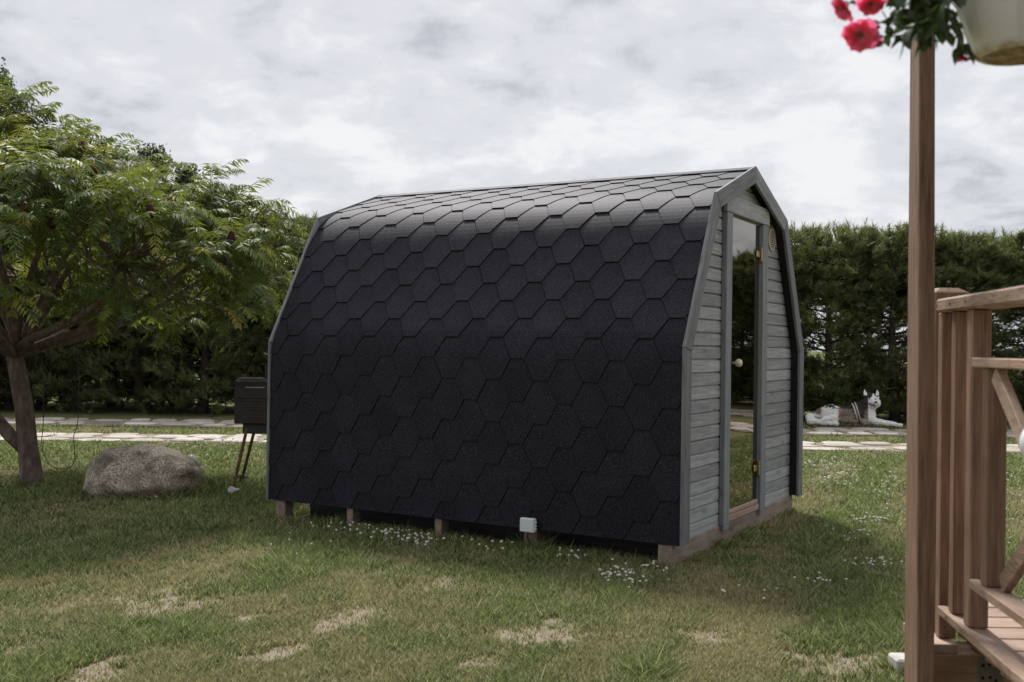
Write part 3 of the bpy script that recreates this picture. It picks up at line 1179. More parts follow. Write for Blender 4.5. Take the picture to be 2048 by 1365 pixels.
# deck boards, joists and bracket
y = 1.62
while y < 3.33:
    xl = rail_pt(y, 0).x + 0.105
    tpart('deck_board', MB().box(xl, 3.6, y, y + 0.112, 0.424, 0.449, 0.003), M_BROWNX)
    y += 0.1205
beam = tpart('joist', MB().box(1.166, 1.62, 2.872, 3.002, 0.335, 0.4235, 0.003), M_BROWNX)
tpart('joist', MB().box(1.625, 3.6, 2.872, 2.99, 0.30, 0.4215, 0.003), M_BROWNX)
tpart('joist', MB().box(1.30, 3.6, 1.66, 1.72, 0.30, 0.4215, 0.003), M_BROWNX)
tpart('plinth', MB().box(1.166, 1.235, 2.872, 3.10, 0.4245, 0.4505, 0.002), M_BROWNX)
for x in (1.42, 2.6, 3.4):
    tpart('foot_post', MB().box(x - 0.05, x + 0.05, 2.89, 2.985, -0.01, 0.299 if x > 1.6 else 0.334, 0.003), M_BROWNZ)
    tpart('foot_post', MB().box(x - 0.05, x + 0.05, 1.665, 1.715, -0.01, 0.299, 0.003), M_BROWNZ)
br = tpart('bracket', MB().box(1.285, 1.352, 2.866, 2.8712, 0.344, 0.415, 0.001), M_METAL)
for dx, dz in ((0.014, 0.018), (0.014, 0.052), (0.034, 0.020), (0.050, 0.012), (0.032, 0.056), (0.052, 0.05)):
    tpart('bolt_hole', MB().lathe([(0.0045, 0), (0.0045, 0.0012)], 10, (1.285 + dx, 2.8658, 0.344 + dz), (0, -1, 0)), M_BLACK, parent=br)
# porch beam, roof and house wall the post belongs to (above and behind the camera)
tpart('porch_beam', MB().bar((1.075, 2.95, 2.59), (0.45, 0.25, 2.59), 0.09, 0.13, 0.004), M_BROWNY)
tpart('porch_beam', MB().bar((0.95, 2.82, 2.72), (4.0, 2.82, 2.72), 0.08, 0.12, 0.004), M_BROWNX)
tpart('porch_roof', MB().add([(0.86, 3.15, 2.80), (4.2, 3.15, 2.80), (4.2, -1.6, 3.2), (0.86, -1.6, 3.2), (0.86, 3.15, 2.86), (4.2, 3.15, 2.86), (4.2, -1.6, 3.26), (0.86, -1.6, 3.26)],
                             [(0, 1, 2, 3), (4, 5, 6, 7), (0, 1, 5, 4), (1, 2, 6, 5), (2, 3, 7, 6), (3, 0, 4, 7)]), M_PORCH)
tpart('house_wall', MB().box(-2.5, 4.2, -1.75, -1.6, 0.0, 3.19), M_PORCH)

# concrete footing beside the post
pv = ground_at(1797, 1338)
o = MB().box(-0.018, 0.16, -0.03, 0.08, -0.012, 0.045, 0.008).build('concrete_footing', simple('pale_concrete', (0.58, 0.56, 0.52), 0.9, var=0.25, vscale=30, bump=0.3), loc=(pv.x, pv.y, 0))
tag(o, 'small pale concrete block on the grass behind the porch post', 'block')

# ------------------------------------------------------------------ hanging pot of roses
PC = Vector((0.724, 1.50, 1.677))
pot_root = empty('hanging_rose_pot', PC)
tag(pot_root, 'white plastic hanging pot with trailing pink roses', 'flower pot')
_m = Mat('pot_plastic')
_n = _m.noise(_m.coord('Object', (1, 1, 1)), 30, 5, 0.65)
_sp = _m.n.new('ShaderNodeSeparateXYZ')
_m.l.new(_m.coord('Object'), _sp.inputs[0])
_lo = _m.ramp(_sp.outputs['Z'], [(0.0005, 1.0), (0.012, 0.0)])
_st = _m.math('MULTIPLY', _lo, _m.ramp(_n, [(0.36, 0.0), (0.62, 1.0)]))
_cpt = _m.mix(_st, (0.86, 0.86, 0.83), (0.34, 0.22, 0.13))
_m.base(_cpt)
_m.set(Roughness=0.5)
_m.bump(_n, 0.1, 0.003)
pot = MB().lathe([(0.058, 0.0), (0.064, 0.004), (0.077, 0.042), (0.089, 0.082), (0.099, 0.125), (0.106, 0.128), (0.107, 0.150), (0.100, 0.150), (0.096, 0.130), (0.094, 0.120)], 18).build('pot', _m.m, pot_root)
MB().lathe([(0.050, -0.0012), (0.050, -0.0002)], 20).build('drain_dish', simple('pot_stain', (0.50, 0.41, 0.27), 0.8, col2=(0.14, 0.07, 0.035), vscale=42), pot)
MB().lathe([(0.0925, 0.126), (0.0925, 0.132)], 18).build('soil', M_SOIL, pot)
for k in range(3):
    a = 0.4 + k * 2.094
    MB().tube([(0.100 * math.cos(a), 0.100 * math.sin(a), 0.148), (0.0, 0.0, 0.60)], 0.0014, 5).build('hanger_cord', M_BLACK, pot_root)
MB().tube([(0.0, 0.0, 0.598), (0.0, 0.0, 0.849)], 0.003, 6).build('hanger_hook', M_BLACK, pot_root)

_m = Mat('rose_leaf')
_n = _m.noise(_m.coord('Object'), 60, 3, 0.5)
_cl = _m.ramp(_n, [(0.3, (0.028, 0.055, 0.020)), (0.7, (0.055, 0.095, 0.032))])
_m.base(_cl)
_m.set(Roughness=0.38, Specular_IOR_Level=0.4)
_m.translucent((0.10, 0.16, 0.035), 0.18)
M_ROSELEAF = _m.m
_m = Mat('rose_petal')
_n = _m.noise(_m.coord('Object'), 90, 3, 0.5)
_cl = _m.ramp(_n, [(0.3, (0.76, 0.09, 0.22)), (0.7, (0.92, 0.28, 0.42))])
_m.base(_cl)
_m.set(Roughness=0.55)
_m.translucent((0.98, 0.20, 0.36), 0.5)
M_PETAL = _m.m
M_STEM = simple('rose_stem', (0.09, 0.10, 0.04), 0.6)


def leaf_mesh(L=0.036, W=0.024):
    vs, fs = [], []
    prof = [(0, 0), (0.18, 0.62), (0.42, 1.0), (0.66, 0.82), (0.86, 0.42), (1.0, 0.0)]
    for i, (t_, w_) in enumerate(prof):
        z = -0.25 * L * t_ * t_
        vs += [(-w_ * W / 2, t_ * L, z + w_ * 0.003), (0, t_ * L, z), (w_ * W / 2, t_ * L, z + w_ * 0.003)]
    for i in range(len(prof) - 1):
        for k in range(2):
            fs.append((3 * i + k, 3 * i + k + 1, 3 * i + 4 + k, 3 * i + 3 + k))
    return MB().add(vs, fs).mesh('leaf', M_ROSELEAF, True)


LEAF = leaf_mesh()
rl = random.Random(3)


def put_leaf(p, tip, scale, roll_=0.0):
    o = link('leaf', LEAF, pot_root)
    d = Vector(tip).normalized()
    q = d.to_track_quat('Y', 'Z')
    o.matrix_local = Matrix.Translation(Vector(p) - PC) @ q.to_matrix().to_4x4() @ Matrix.Rotation(roll_, 4, 'Y') @ Matrix.Scale(scale, 4)
    return o


def stem(pts, r=0.0013):
    pts = [Vector(p) - PC for p in pts]
    sm = []
    for i in range(len(pts) - 1):
        p0, p1, p2, p3 = pts[max(0, i - 1)], pts[i], pts[i + 1], pts[min(len(pts) - 1, i + 2)]
        for k in range(5):
            t_ = k / 5
            sm.append(0.5 * ((2 * p1) + (p2 - p0) * t_ + (2 * p0 - 5 * p1 + 4 * p2 - p3) * t_ ** 2 + (3 * p1 - p0 - 3 * p2 + p3) * t_ ** 3))
    sm.append(pts[-1])
    MB().tube(sm, r, 5).build('stem', M_STEM, pot_root, True)
    return [p + PC for p in sm]


rim = PC + Vector((-0.075, 0.0, 0.14))
trails = [
    [rim, at(1880, -60, 1.50), at(1800, -20, 1.48), at(1742, 5, 1.47)],
    [rim, at(1870, -40, 1.47), at(1790, 30, 1.44), at(1730, 55, 1.43)],
    [rim, at(1860, -20, 1.52), at(1830, 60, 1.52), at(1760, 74, 1.50), at(1748, 84, 1.50)],
    [rim, at(1850, -100, 1.55), at(1760, -50, 1.53), at(1692, 14, 1.50)],
    [rim, at(1900, 0, 1.42), at(1915, 70, 1.43), at(1935, 112, 1.45)],
    [rim, at(1890, 0, 1.46), at(1862, 70, 1.45), at(1848, 86, 1.45)],
    [rim, at(1885, 20, 1.50), at(1815, 62, 1.50), at(1806, 78, 1.49)],
]
for tr in trails:
    sp = stem(tr)
    for p in sp[4::2]:
        for s in (-1, 1):
            d = Vector((s * rl.uniform(0.3, 1.0), rl.uniform(-0.7, 0.7), rl.uniform(-0.9, 0.4)))
            put_leaf(p, d, rl.uniform(0.35, 0.68), rl.uniform(-0.8, 0.8))
# dense mass of foliage spilling over the rim
for k in range(120):
    pxl = rl.uniform(1795, 1912)
    pyl = rl.uniform(-70, 40 + 22 * math.sin((pxl - 1795) / 117 * 3.1))
    p = at(pxl, pyl, rl.uniform(1.40, 1.56))
    d = Vector((rl.uniform(-1, 0.6), rl.uniform(-0.9, 0.5), rl.uniform(-1.0, 0.25)))
    put_leaf(p, d, rl.uniform(0.55, 1.05), rl.uniform(-0.9, 0.9))
for pxl, pyl, d, s in ((1852, 66, (-0.15, -0.1, -1), 0.75), (1862, 62, (0.45, -0.2, -0.9), 0.8), (1806, 74, (0.1, 0, -1), 0.85), (1838, 72, (-0.6, 0, -0.4), 0.6),
                       (1890, 62, (0.6, 0, -0.7), 0.7), (1778, 74, (-0.5, 0.1, -0.6), 0.45), (1795, 62, (-1, 0, -0.1), 0.5), (1918, 60, (0.1, -0.1, -1), 0.8), (1925, 84, (0.2, -0.1, -1), 0.85),
                       (1932, 98, (0.5, -0.1, -0.6), 0.7), (1922, 100, (-0.4, 0, -0.7), 0.6), (1740, 34, (-0.2, 0, -1), 0.6), (1775, 50, (0.4, 0.2, -0.8), 0.55), (1762, 20, (0.6, 0, -0.6), 0.5)):
    put_leaf(at(pxl, pyl, 1.455), d, s, rl.uniform(-0.4, 0.4))


def blossom(c, axis_, R, seed):
    r = random.Random(seed)
    mb = MB()
    q = Vector(axis_).normalized().to_track_quat('Z', 'Y').to_matrix()
    for ring, (n_, rad, tilt) in enumerate(((9, 1.0, 0.35), (8, 0.86, 0.75), (7, 0.66, 1.05), (5, 0.42, 1.3))):
        for k in range(n_):
            a = 2 * math.pi * (k + ring * 0.4 + r.uniform(-0.15, 0.15)) / n_
            ca, sa = math.cos(a), math.sin(a)
            ti = tilt + r.uniform(-0.15, 0.15)
            rr = R * rad * r.uniform(0.86, 1.1)
            vs, fs = [], []
            for i in range(4):
                f = i / 3
                hw = rr * 0.42 * math.sin(math.pi * (0.14 + 0.62 * f))
                rad_ = rr * (0.10 + 0.9 * f * math.cos(ti * (1 - 0.55 * f)))
                z = rr * f * math.sin(ti * (1 - 0.45 * f)) - ring * -0.0005
                for s in (-1, 0, 1):
                    ww = s * hw
                    zz = z + (0.10 * rr * abs(s)) + r.uniform(-0.04, 0.04) * rr
                    vs.append(q @ Vector((ca * rad_ - sa * ww, sa * rad_ + ca * ww, zz)))
            for i in range(3):
                for k2 in range(2):
                    fs.append((3 * i + k2, 3 * i + k2 + 1, 3 * i + 4 + k2, 3 * i + 3 + k2))
            mb.add([v + Vector(c) - PC for v in vs], fs)
    b = mb.build('blossom', M_PETAL, pot_root, True)
    mb = MB()
    mb.lathe([(0.0015, -0.10 * R), (0.22 * R, 0.0), (0.12 * R, 0.25 * R)], 8, Vector(c) - PC, axis_)
    mb.build('sepal', M_STEM, b)


blossom(at(1724, 66, 1.43), (-0.35, -0.55, -0.55), 0.0245, 1)
blossom(at(1692, 14, 1.50), (-0.75, -0.1, -0.5), 0.021, 2)
blossom(at(1742, 2, 1.47), (0.0, -0.3, -0.6), 0.021, 3)
blossom(at(1748, 83, 1.50), (0.1, -0.2, -1.0), 0.013, 4)
blossom(at(1926, 110, 1.46), (-0.3, 0.1, -1.0), 0.014, 5)

# ------------------------------------------------------------------ boulder, globe lights
BX, BY = at(283, 950, 8.62).x, 8.70
bm = bmesh.new()
bmesh.ops.create_icosphere(bm, subdivisions=5, radius=1.0)
for v in bm.verts:
    p = v.co.copy()
    n1 = mnoise.noise(p * 1.3 + Vector((4.1, 2.2, 0.3)))
    n2 = mnoise.noise(p * 3.1 + Vector((1.1, 7.2, 3.3)))
    n3 = mnoise.noise(p * 9.0)
    n4 = mnoise.noise(p * 24.0)
    sx = math.copysign(abs(p.x) ** 0.80, p.x)
    sy = math.copysign(abs(p.y) ** 0.85, p.y)
    sz = math.copysign(abs(p.z) ** 0.90, p.z)
    f = 1 + 0.09 * n1 + 0.07 * n2 + 0.018 * n3 + 0.008 * n4
    q = Vector((sx * 0.475 * f, sy * 0.36 * f, sz * 0.27 * f))
    # blunt left end, tapering right end, undercut right foot
    q.z *= 1.0 - 0.10 * max(0.0, q.x) / 0.475
    if q.z < 0:
        q.y *= 1.0 - 0.35 * max(0, min(1, (-q.z - 0.05) / 0.12)) * (1 if q.y < 0 else 0) * (0.5 + 0.5 * math.sin(q.x * 7 + 1.4))
    if q.x > 0:
        uc = max(0.0, min(1.0, (0.14 - q.z) / 0.36))
        q.x *= 1.0 - 0.20 * uc * uc
    q.z += 0.02 * (q.x / 0.475) * (0.2 + 0.8 * max(0.0, min(1.0, (0.16 - q.z) / 0.3)))
    v.co = q
_m = Mat('granite_boulder')
_vv = _m.coord('Object')
_n1 = _m.noise(_vv, 75, 3, 0.7)
_n2 = _m.noise(_vv, 6, 6, 0.65)
_c = _m.ramp(_n1, [(0.36, (0.15, 0.115, 0.09)), (0.50, (0.50, 0.425, 0.345)), (0.62, (0.78, 0.71, 0.62))])
_c = _m.mix(_m.ramp(_n2, [(0.46, 0.0), (0.62, 0.8)]), _c, (0.135, 0.105, 0.085))
_c = _m.mix(_m.ramp(_m.noise(_vv, 11, 5, 0.6), [(0.56, 0.0), (0.66, 0.5)]), _c, (0.43, 0.42, 0.37))
_m.base(_c)
_m.set(Roughness=0.9, Specular_IOR_Level=0.2)
_m.bump(_n1, 0.7, 0.012)
boulder = MB().addbm(bm).build('boulder', _m.m, None, True, (BX, BY, 0.115))
tag(boulder, 'large rounded granite boulder lying on the lawn by the tree', 'boulder')

M_GLOBE = simple('opal_globe', (0.86, 0.87, 0.88), 0.25)


def globe_light(pos, r, label, h_off=0.0):
    root = empty('globe_light', (pos.x, pos.y, 0))
    tag(root, label, 'garden light')
    z = pos.z
    MB().lathe([(r * math.cos(a) if abs(a) < 1.57 else 0.002, z + r * math.sin(a)) for a in [i * math.pi / 14 - math.pi / 2 for i in range(15)]], 24).build('globe', M_GLOBE, root, True)
    MB().lathe([(0.012, z - r - 0.012), (0.020, z - r * 0.96)], 12).build('collar', M_BLACK, root)
    MB().tube([(0, 0, -0.01), (0, 0, z - r - 0.010)], 0.007, 8).build('stake', M_BLACK, root)


globe_light(at(383, 921, 9.12), 0.052, 'white globe light peeping over the right end of the boulder')
globe_light(at(2092, 888, 2.05), 0.048, 'white globe light at the far right edge before the railing')

# ------------------------------------------------------------------ barbecue
GB = Vector((-2.305, 8.72, 0))
grill = empty('barbecue_smoker', GB)
tag(grill, 'rusty box smoker grill on splayed legs behind the cabin', 'grill')
GL, GD = 0.80, 0.42
z0, zm, z1 = 0.575, 0.775, 0.955
MB().box(0, GL, 0, GD, z0, zm, 0.006).build('firebox', M_RUST, grill)
prof = [(0.0, zm + 0.014), (0.0, zm + 0.105), (0.02, zm + 0.15), (0.07, z1 - 0.004), (0.14, z1), (GD - 0.14, z1), (GD - 0.07, z1 - 0.004), (GD - 0.02, zm + 0.15), (GD, zm + 0.105), (GD, zm + 0.014)]
mb = MB()
n = len(prof)
vs = [(0, y, z) for y, z in prof] + [(GL, y, z) for y, z in prof]
mb.add(vs, [tuple(range(n)), tuple(range(2 * n - 1, n - 1, -1))] + [(i, n + i, n + (i + 1) % n, (i + 1) % n) for i in range(n)])
lid = mb.build('lid', M_RUST, grill)
MB().box(-0.008, GL + 0.008, -0.010, GD + 0.008, zm - 0.012, zm + 0.012, 0.003).build('lip', M_RUST, grill)
mb = MB()
mb.tube([(0.10, -0.035, zm + 0.105), (0.26, -0.035, zm + 0.105)], 0.007, 8)
for x in (0.105, 0.255):
    mb.tube([(x, 0.004, zm + 0.105), (x, -0.035, zm + 0.105)], 0.005, 6)
mb.build('handle', M_METAL, lid)
MB().box(0.09, 0.27, -0.012, 0.001, z0 + 0.115, z0 + 0.135, 0.002).build('drawer_pull', M_BLACK, grill)
MB().box(0.06, GL - 0.06, 0.05, GD - 0.05, z0 - 0.085, z0 - 0.001, 0.004).build('ash_pan', M_BLACK, grill)
MB().lathe([(0.045, z1 - 0.02), (0.045, z1 + 0.12), (0.038, z1 + 0.12), (0.038, z1)], 16, (0.235, 0.27, 0)).build('chimney', M_RUST, grill, False)
MB().bar((0.20, 0.27, z1 + 0.20), (0.29, 0.27, z1 + 0.122), 0.05, 0.004).build('chimney_flap', M_RUST, grill)
for fx, fy, tx, ty in ((0.01, -0.03, 0.10, 0.07), (-0.115, 0.76, 0.10, GD - 0.05), (GL - 0.06, -0.03, GL - 0.16, 0.07), (GL + 0.02, 0.70, GL - 0.14, GD - 0.05)):
    MB().tube([(fx, fy, 0.035), (tx, ty, z0 - 0.002)], 0.014, 8).build('leg', M_RUSTLEG, grill)
    mb = MB()
    mb.lathe([(0.030, -0.014), (0.034, -0.008), (0.034, 0.008), (0.030, 0.014)], 16, (fx - 0.01, fy - 0.002, 0.026), (0.3, -1, 0))
    mb.bar((fx - 0.01, fy, 0.030), (fx + 0.05, fy, 0.036), 0.03, 0.012)
    mb.build('caster', M_WHITEPLASTIC if fy < 0 else M_BLACK, grill)

# ------------------------------------------------------------------ foliage machinery


def basis(D):
    """two unit vectors across each direction row"""
    ref = np.where(np.abs(D[:, 2:3]) > 0.9, np.array([[1.0, 0, 0]]), np.array([[0, 0, 1.0]]))
    A = np.cross(D, ref)
    A /= np.linalg.norm(A, axis=1, keepdims=True) + 1e-9
    B = np.cross(D, A)
    return A, B


def needle_tufts(C, D, R, m=9, length=0.11, width=0.011, spread=0.9):
    """fans of needle triangles round each centre"""
    n = len(C)
    C, D = np.repeat(C, m, 0), np.repeat(D, m, 0)
    A, B = basis(D)
    a = R.uniform(0, 2 * math.pi, n * m)[:, None]
    s = R.uniform(0.15, spread, n * m)[:, None]
    dirn = D * np.cos(s) + (A * np.cos(a) + B * np.sin(a)) * np.sin(s)
    ln = length * R.uniform(0.65, 1.25, n * m)[:, None]
    base = C + D * R.uniform(-0.05, 0.05, n * m)[:, None]
    A2, _ = basis(dirn)
    A2 = A2 * np.cos(a) + np.cross(dirn, A2) * np.sin(a)
    w = width * R.uniform(0.7, 1.3, n * m)[:, None]
    V = np.stack([base - A2 * w, base + A2 * w, base + dirn * ln], 1).reshape(-1, 3)
    return V, np.arange(n * m * 3).reshape(-1, 3)


_m = Mat('pine_needles')
_r = _m.attr('rnd')
_o = _m.objrand()
_cl = _m.ramp(_r, [(0.0, (0.030, 0.046, 0.022)), (0.55, (0.085, 0.106, 0.042)), (1.0, (0.23, 0.235, 0.095))])
_bx = _m.n.new('ShaderNodeVectorMath')
_bx.operation = 'SCALE'
_m.l.new(_cl, _bx.inputs[0])
_m.l.new(_m.math('ADD', _m.math('MULTIPLY', _o, 0.6), 0.72), _bx.inputs['Scale'])
_m.base(_bx.outputs[0])
_m.set(Roughness=0.55, Specular_IOR_Level=0.3)
_m.translucent((0.24, 0.27, 0.09), 0.32)
M_PINE = _m.m
M_BARK = simple('pine_bark', (0.075, 0.055, 0.045), 0.9, var=0.5, vscale=18, bump=0.5, bscale=40)


def pine_meshes(seed, gap, H=3.42):
    R = np.random.default_rng(seed)
    tr = MB()
    bend = R.uniform(-0.10, 0.10, 2)

    def trunk_pt(z):
        f = z / H
        return np.array([bend[0] * math.sin(f * 3), bend[1] * math.sin(f * 2.4), z])
    tr.tube([trunk_pt(z) for z in np.linspace(-0.03, H - 0.25, 9)], [0.105, 0.088, 0.078, 0.066, 0.055, 0.043, 0.031, 0.02, 0.008], 8)
    C, D, K = [], [], []
    z = 0.16
    while z < H - 0.12:
        nbr = R.integers(4, 7)
        a0 = R.uniform(0, 6.28)
        for k in range(nbr):
            a = a0 + 6.283 * k / nbr + R.uniform(-0.35, 0.35)
            L = R.uniform(0.72, 1.08) * (1.0 if z < H - 0.7 else max(0.55, (H - z + 0.35)))
            if z < 0.6:
                L *= 0.95
            rise = R.uniform(0.05, 0.45) if z > 0.9 else R.uniform(-0.12, 0.22)
            d = np.array([math.cos(a), math.sin(a), 0])
            b0 = trunk_pt(z)
            pts = [b0 + d * L * t_ + np.array([0, 0, 1]) * (rise * L * t_ ** 1.4) for t_ in (0, 0.35, 0.7, 1.0)]
            sparse = gap and 1.10 < z < 1.90
            if sparse and R.random() < 0.20:
                continue
            tr.tube(pts, [0.022, 0.015, 0.010, 0.004], 4, cap=False)
            nt = R.integers(44, 62)
            if sparse:
                nt = int(nt * R.uniform(0.30, 0.95))
            if z > 2.2:
                nt = int(nt * 1.35)
            cl_ = [(R.uniform(0.25, 1.05) ** 0.75, R.normal(0, 0.16), R.normal(0.02, 0.05)) for _ in range(7)]
            for q in range(nt):
                cq = cl_[int(R.integers(0, 7))]
                t_ = max(0.12, cq[0] + R.normal(0, 0.055))
                side = (cq[1] + R.normal(0, 0.05)) * (0.4 + t_)
                p = b0 + d * L * t_ + np.array([-d[1], d[0], 0]) * side + np.array([0, 0, rise * L * t_ ** 1.4 + cq[2] + R.normal(0.02, 0.04)])
                if p[2] > H + 0.03:
                    p[2] = H + 0.03 - abs(R.normal(0, 0.06))
                dr = d * R.uniform(0.3, 1.0) + np.array([-d[1], d[0], 0]) * R.normal(0, 0.5) + np.array([0, 0, R.uniform(0.1, 0.9)])
                C.append(p)
                D.append(dr / np.linalg.norm(dr))
                K.append(R.random())
                # short twig carrying the tuft
        z += R.uniform(0.115, 0.17)
    # upright leading shoots above the clipped top
    for q in range(46):
        rr, a = 0.85 * math.sqrt(R.random()), R.uniform(0, 6.28)
        p0 = np.array([rr * math.cos(a), rr * math.sin(a), H - 0.10 - 0.10 * rr + R.uniform(-0.05, 0.05)])
        hh = R.uniform(0.05, 0.20)
        for s_ in np.linspace(0, hh, 3):
            C.append(p0 + np.array([0, 0, s_]))
            D.append(np.array([R.normal(0, 0.15), R.normal(0, 0.15), 1.0]))
            K.append(0.75 + 0.25 * R.random())
    C, D, K = np.array(C), np.array(D), np.array(K)
    D /= np.linalg.norm(D, axis=1, keepdims=True)
    V, F = needle_tufts(C, D, R, 10, 0.120, 0.0072, 1.0)
    rn = np.clip(np.repeat(K, 30) * 0.75 + np.repeat(R.random(len(K) * 10), 3) * 0.25, 0, 1)
    crown = tri_mesh('crown', V, F, M_PINE, {'rnd': rn})
    return tr.mesh('trunk', M_BARK, True), crown


PINES = [pine_meshes(100, False), pine_meshes(101, False), pine_meshes(102, True), pine_meshes(103, True), pine_meshes(104, True)]
rp_ = random.Random(8)


def put_pine(x, y, var, s, zs, label, group):
    o = empty('pine_tree', (x, y, -0.02), rp_.uniform(0, 6.28))
    o.scale = (s, s, zs)
    tag(o, label, 'pine tree', group)
    link('trunk', PINES[var][0], o)
    link('crown', PINES[var][1], o)


x = -12.6
while x < 25.0:
    right = x > 2.5
    var = rp_.choice((2, 3, 4)) if right else rp_.choice((0, 1, 0, 1, 2))
    hz_ = 1.0 + rp_.uniform(-0.04, 0.035)
    yp = 18.75 + 0.018 * x + rp_.uniform(-0.15, 0.15)
    pp = 1024 + FPX * x / yp
    zone = ('beyond the sumac and the boulder' if pp < 560 else 'hidden behind the cabin' if pp < 1560 else 'behind the lying dog' if pp < 1830
            else 'seen past the terrace railing' if pp < 2130 else 'continuing to the right, mirrored in the glass door')
    put_pine(x, yp, var, rp_.uniform(0.98, 1.1), hz_, 'pine of the clipped hedge row, ' + zone, 'hedge pines ' + zone)
    x += rp_.uniform(1.12, 1.34)
x = -13.2
while x < 2.0:
    put_pine(x, 20.5 + rp_.uniform(-0.2, 0.2), rp_.choice((0, 1)), rp_.uniform(1.0, 1.15), 0.98, 'pine tree standing in the second row behind the left hedge', 'pines of the rear hedge row')
    x += rp_.uniform(1.25, 1.5)

x = 2.6
while x < 25.0:
    put_pine(x, 20.7 + rp_.uniform(-0.3, 0.3), rp_.choice((2, 3, 4)), rp_.uniform(1.0, 1.15), 0.96, 'pine glimpsed through the gaps of the right hedge, second row', 'pines of the right rear row')
    x += rp_.uniform(2.0, 2.6)

# loose broadleaved trees beyond the hedge
_m = Mat('birch_leaf')
_r = _m.attr('rnd')
_cl = _m.ramp(_r, [(0.0, (0.045, 0.06, 0.03)), (1.0, (0.12, 0.145, 0.07))])
_m.base(_cl)
_m.set(Roughness=0.55)
_m.translucent(_cl, 0.3)
M_BIRCH = _m.m


def birch(seed, H, W):
    R = np.random.default_rng(seed)
    tr = MB()
    tr.tube([(0, 0, -0.05), (0.04, 0, H * 0.35), (-0.03, 0.03, H * 0.7), (0, 0, H * 0.86)], [0.11, 0.08, 0.045, 0.008], 8)
    C = []
    for k in range(90):
        z = H * (0.28 + 0.70 * R.random() ** 0.6)
        f = (z / H - 0.28) / 0.7
        L = W * (0.35 + 0.9 * math.sin(math.pi * min(1, 0.15 + f * 0.85))) * R.uniform(0.55, 1.0)
        a = R.uniform(0, 6.28)
        d = np.array([math.cos(a), math.sin(a), R.uniform(0.35, 0.9)])
        b0 = np.array([0, 0, z * 0.9])
        e_ = b0 + d * L
        tr.tube([b0, b0 + d * L * 0.5 + np.array([0, 0, 0.04]), e_], [0.016, 0.010, 0.003], 4, cap=False)
        m = 60
        t_ = R.uniform(0.25, 1.08, m)[:, None]
        C.append(b0 + d * L * t_ + R.normal(0, 0.085, (m, 3)) + np.array([0, 0, -0.03]))
    C = np.concatenate(C)
    n = len(C)
    A = R.normal(0, 1, (n, 3))
    A /= np.linalg.norm(A, axis=1, keepdims=True)
    B = np.cross(A, R.normal(0, 1, (n, 3)))
    B /= np.linalg.norm(B, axis=1, keepdims=True)
    s = R.uniform(0.030, 0.055, n)[:, None]
    V = np.stack([C - A * s, C + B * s * 0.6, C + A * s, C - B * s * 0.6], 1).reshape(-1, 3)
    F = np.arange(n * 4).reshape(-1, 4)
    return tr.mesh('trunk', M_BARK, True), tri_mesh('crown', V, F, M_BIRCH, {'rnd': np.repeat(R.random(n), 4)})


for k, (px_, py_, Y, W, lab) in enumerate(((222, 246, 23.0, 0.75, 'slim loose tree rising just right of the sumac top, left one'), (305, 236, 23.6, 0.8, 'slim loose tree beyond the hedge, tallest behind the sumac slope'),
                                           (370, 284, 23.2, 0.6, 'slim loose tree beyond the hedge, nearest the open sky'), (-8, 70, 22.0, 0.9, 'tall loose tree at the far left edge above the sumac'))):
    top = at(px_, py_, Y)
    me = birch(300 + k, top.z, W)
    o = empty('broadleaf_tree', (top.x, Y, 0))
    tag(o, lab, 'tree', 'loose trees beyond the hedge')
    link('trunk', me[0], o)
    link('crown', me[1], o)

# ------------------------------------------------------------------ sumac tree on the left
SB = Vector((-4.12, 9.03, 0))
sumac = empty('sumac_tree', SB)
tag(sumac, 'spreading sumac tree with feathery drooping leaves and forked trunk', 'tree')
R = np.random.default_rng(41)
_zr = np.array([0.0, 0.35, 0.9, 1.3, 1.8, 2.05, 2.5, 2.75])
_zt = np.array([3.42, 3.36, 2.98, 2.76, 2.50, 2.32, 2.02, 1.72])
tips = []
tries = 0
while len(tips) < 350 and tries < 60000:
    tries += 1
    r_ = 2.42 * math.sqrt(R.random())
    a = R.uniform(0, 6.283)
    zt = np.interp(r_ * R.uniform(0.94, 1.06), _zr, _zt) + 0.60 * (float(fbm(np.array([r_ * math.cos(a) * 1.5 + 9]), np.array([r_ * math.sin(a) * 1.5 + 9]), 2, 5)[0]) - 0.5)
    zb_ = 1.50 + 0.12 * math.sin(3 * a)
    if R.random() < 0.66:
        z = zt - abs(R.normal(0, 0.20))
    else:
        z = R.uniform(zb_, max(zb_ + 0.05, zt))
    if z < zb_:
        continue
    p = np.array([-0.20 + r_ * math.cos(a), 0.1 + 0.92 * r_ * math.sin(a), z])
    if all(np.linalg.norm((p - q) * np.array([1, 1, 1.2])) > 0.15 for q in tips):
        tips.append(p)
tips = np.array(tips)
wd = MB()


def wob_curve(a, b, sag, n=6):
    a, b = np.array(a, float), np.array(b, float)
    out = []
    j = R.normal(0, 0.04, 3)
    for i in range(n + 1):
        t_ = i / n
        p = a * (1 - t_) + b * t_ + np.array([0, 0, sag * math.sin(math.pi * t_)]) + j * math.sin(2 * math.pi * t_)
        out.append(p)
    return out


wd.tube([(0.02, 0, -0.04), (0.0, 0, 0.06), (-0.04, 0, 0.33), (-0.075, 0, 0.65), (-0.14, 0.0, 0.98), (-0.17, 0, 1.16)], [0.125, 0.095, 0.082, 0.078, 0.072, 0.066], 12)
fork = np.array([-0.165, 0.0, 1.12])
wd.tube([(-0.05, 0.0, 0.30), (-0.20, 0.02, 0.42), (-0.55, 0.05, 0.80), (-1.0, 0.1, 1.35)], [0.062, 0.058, 0.052, 0.045], 9)
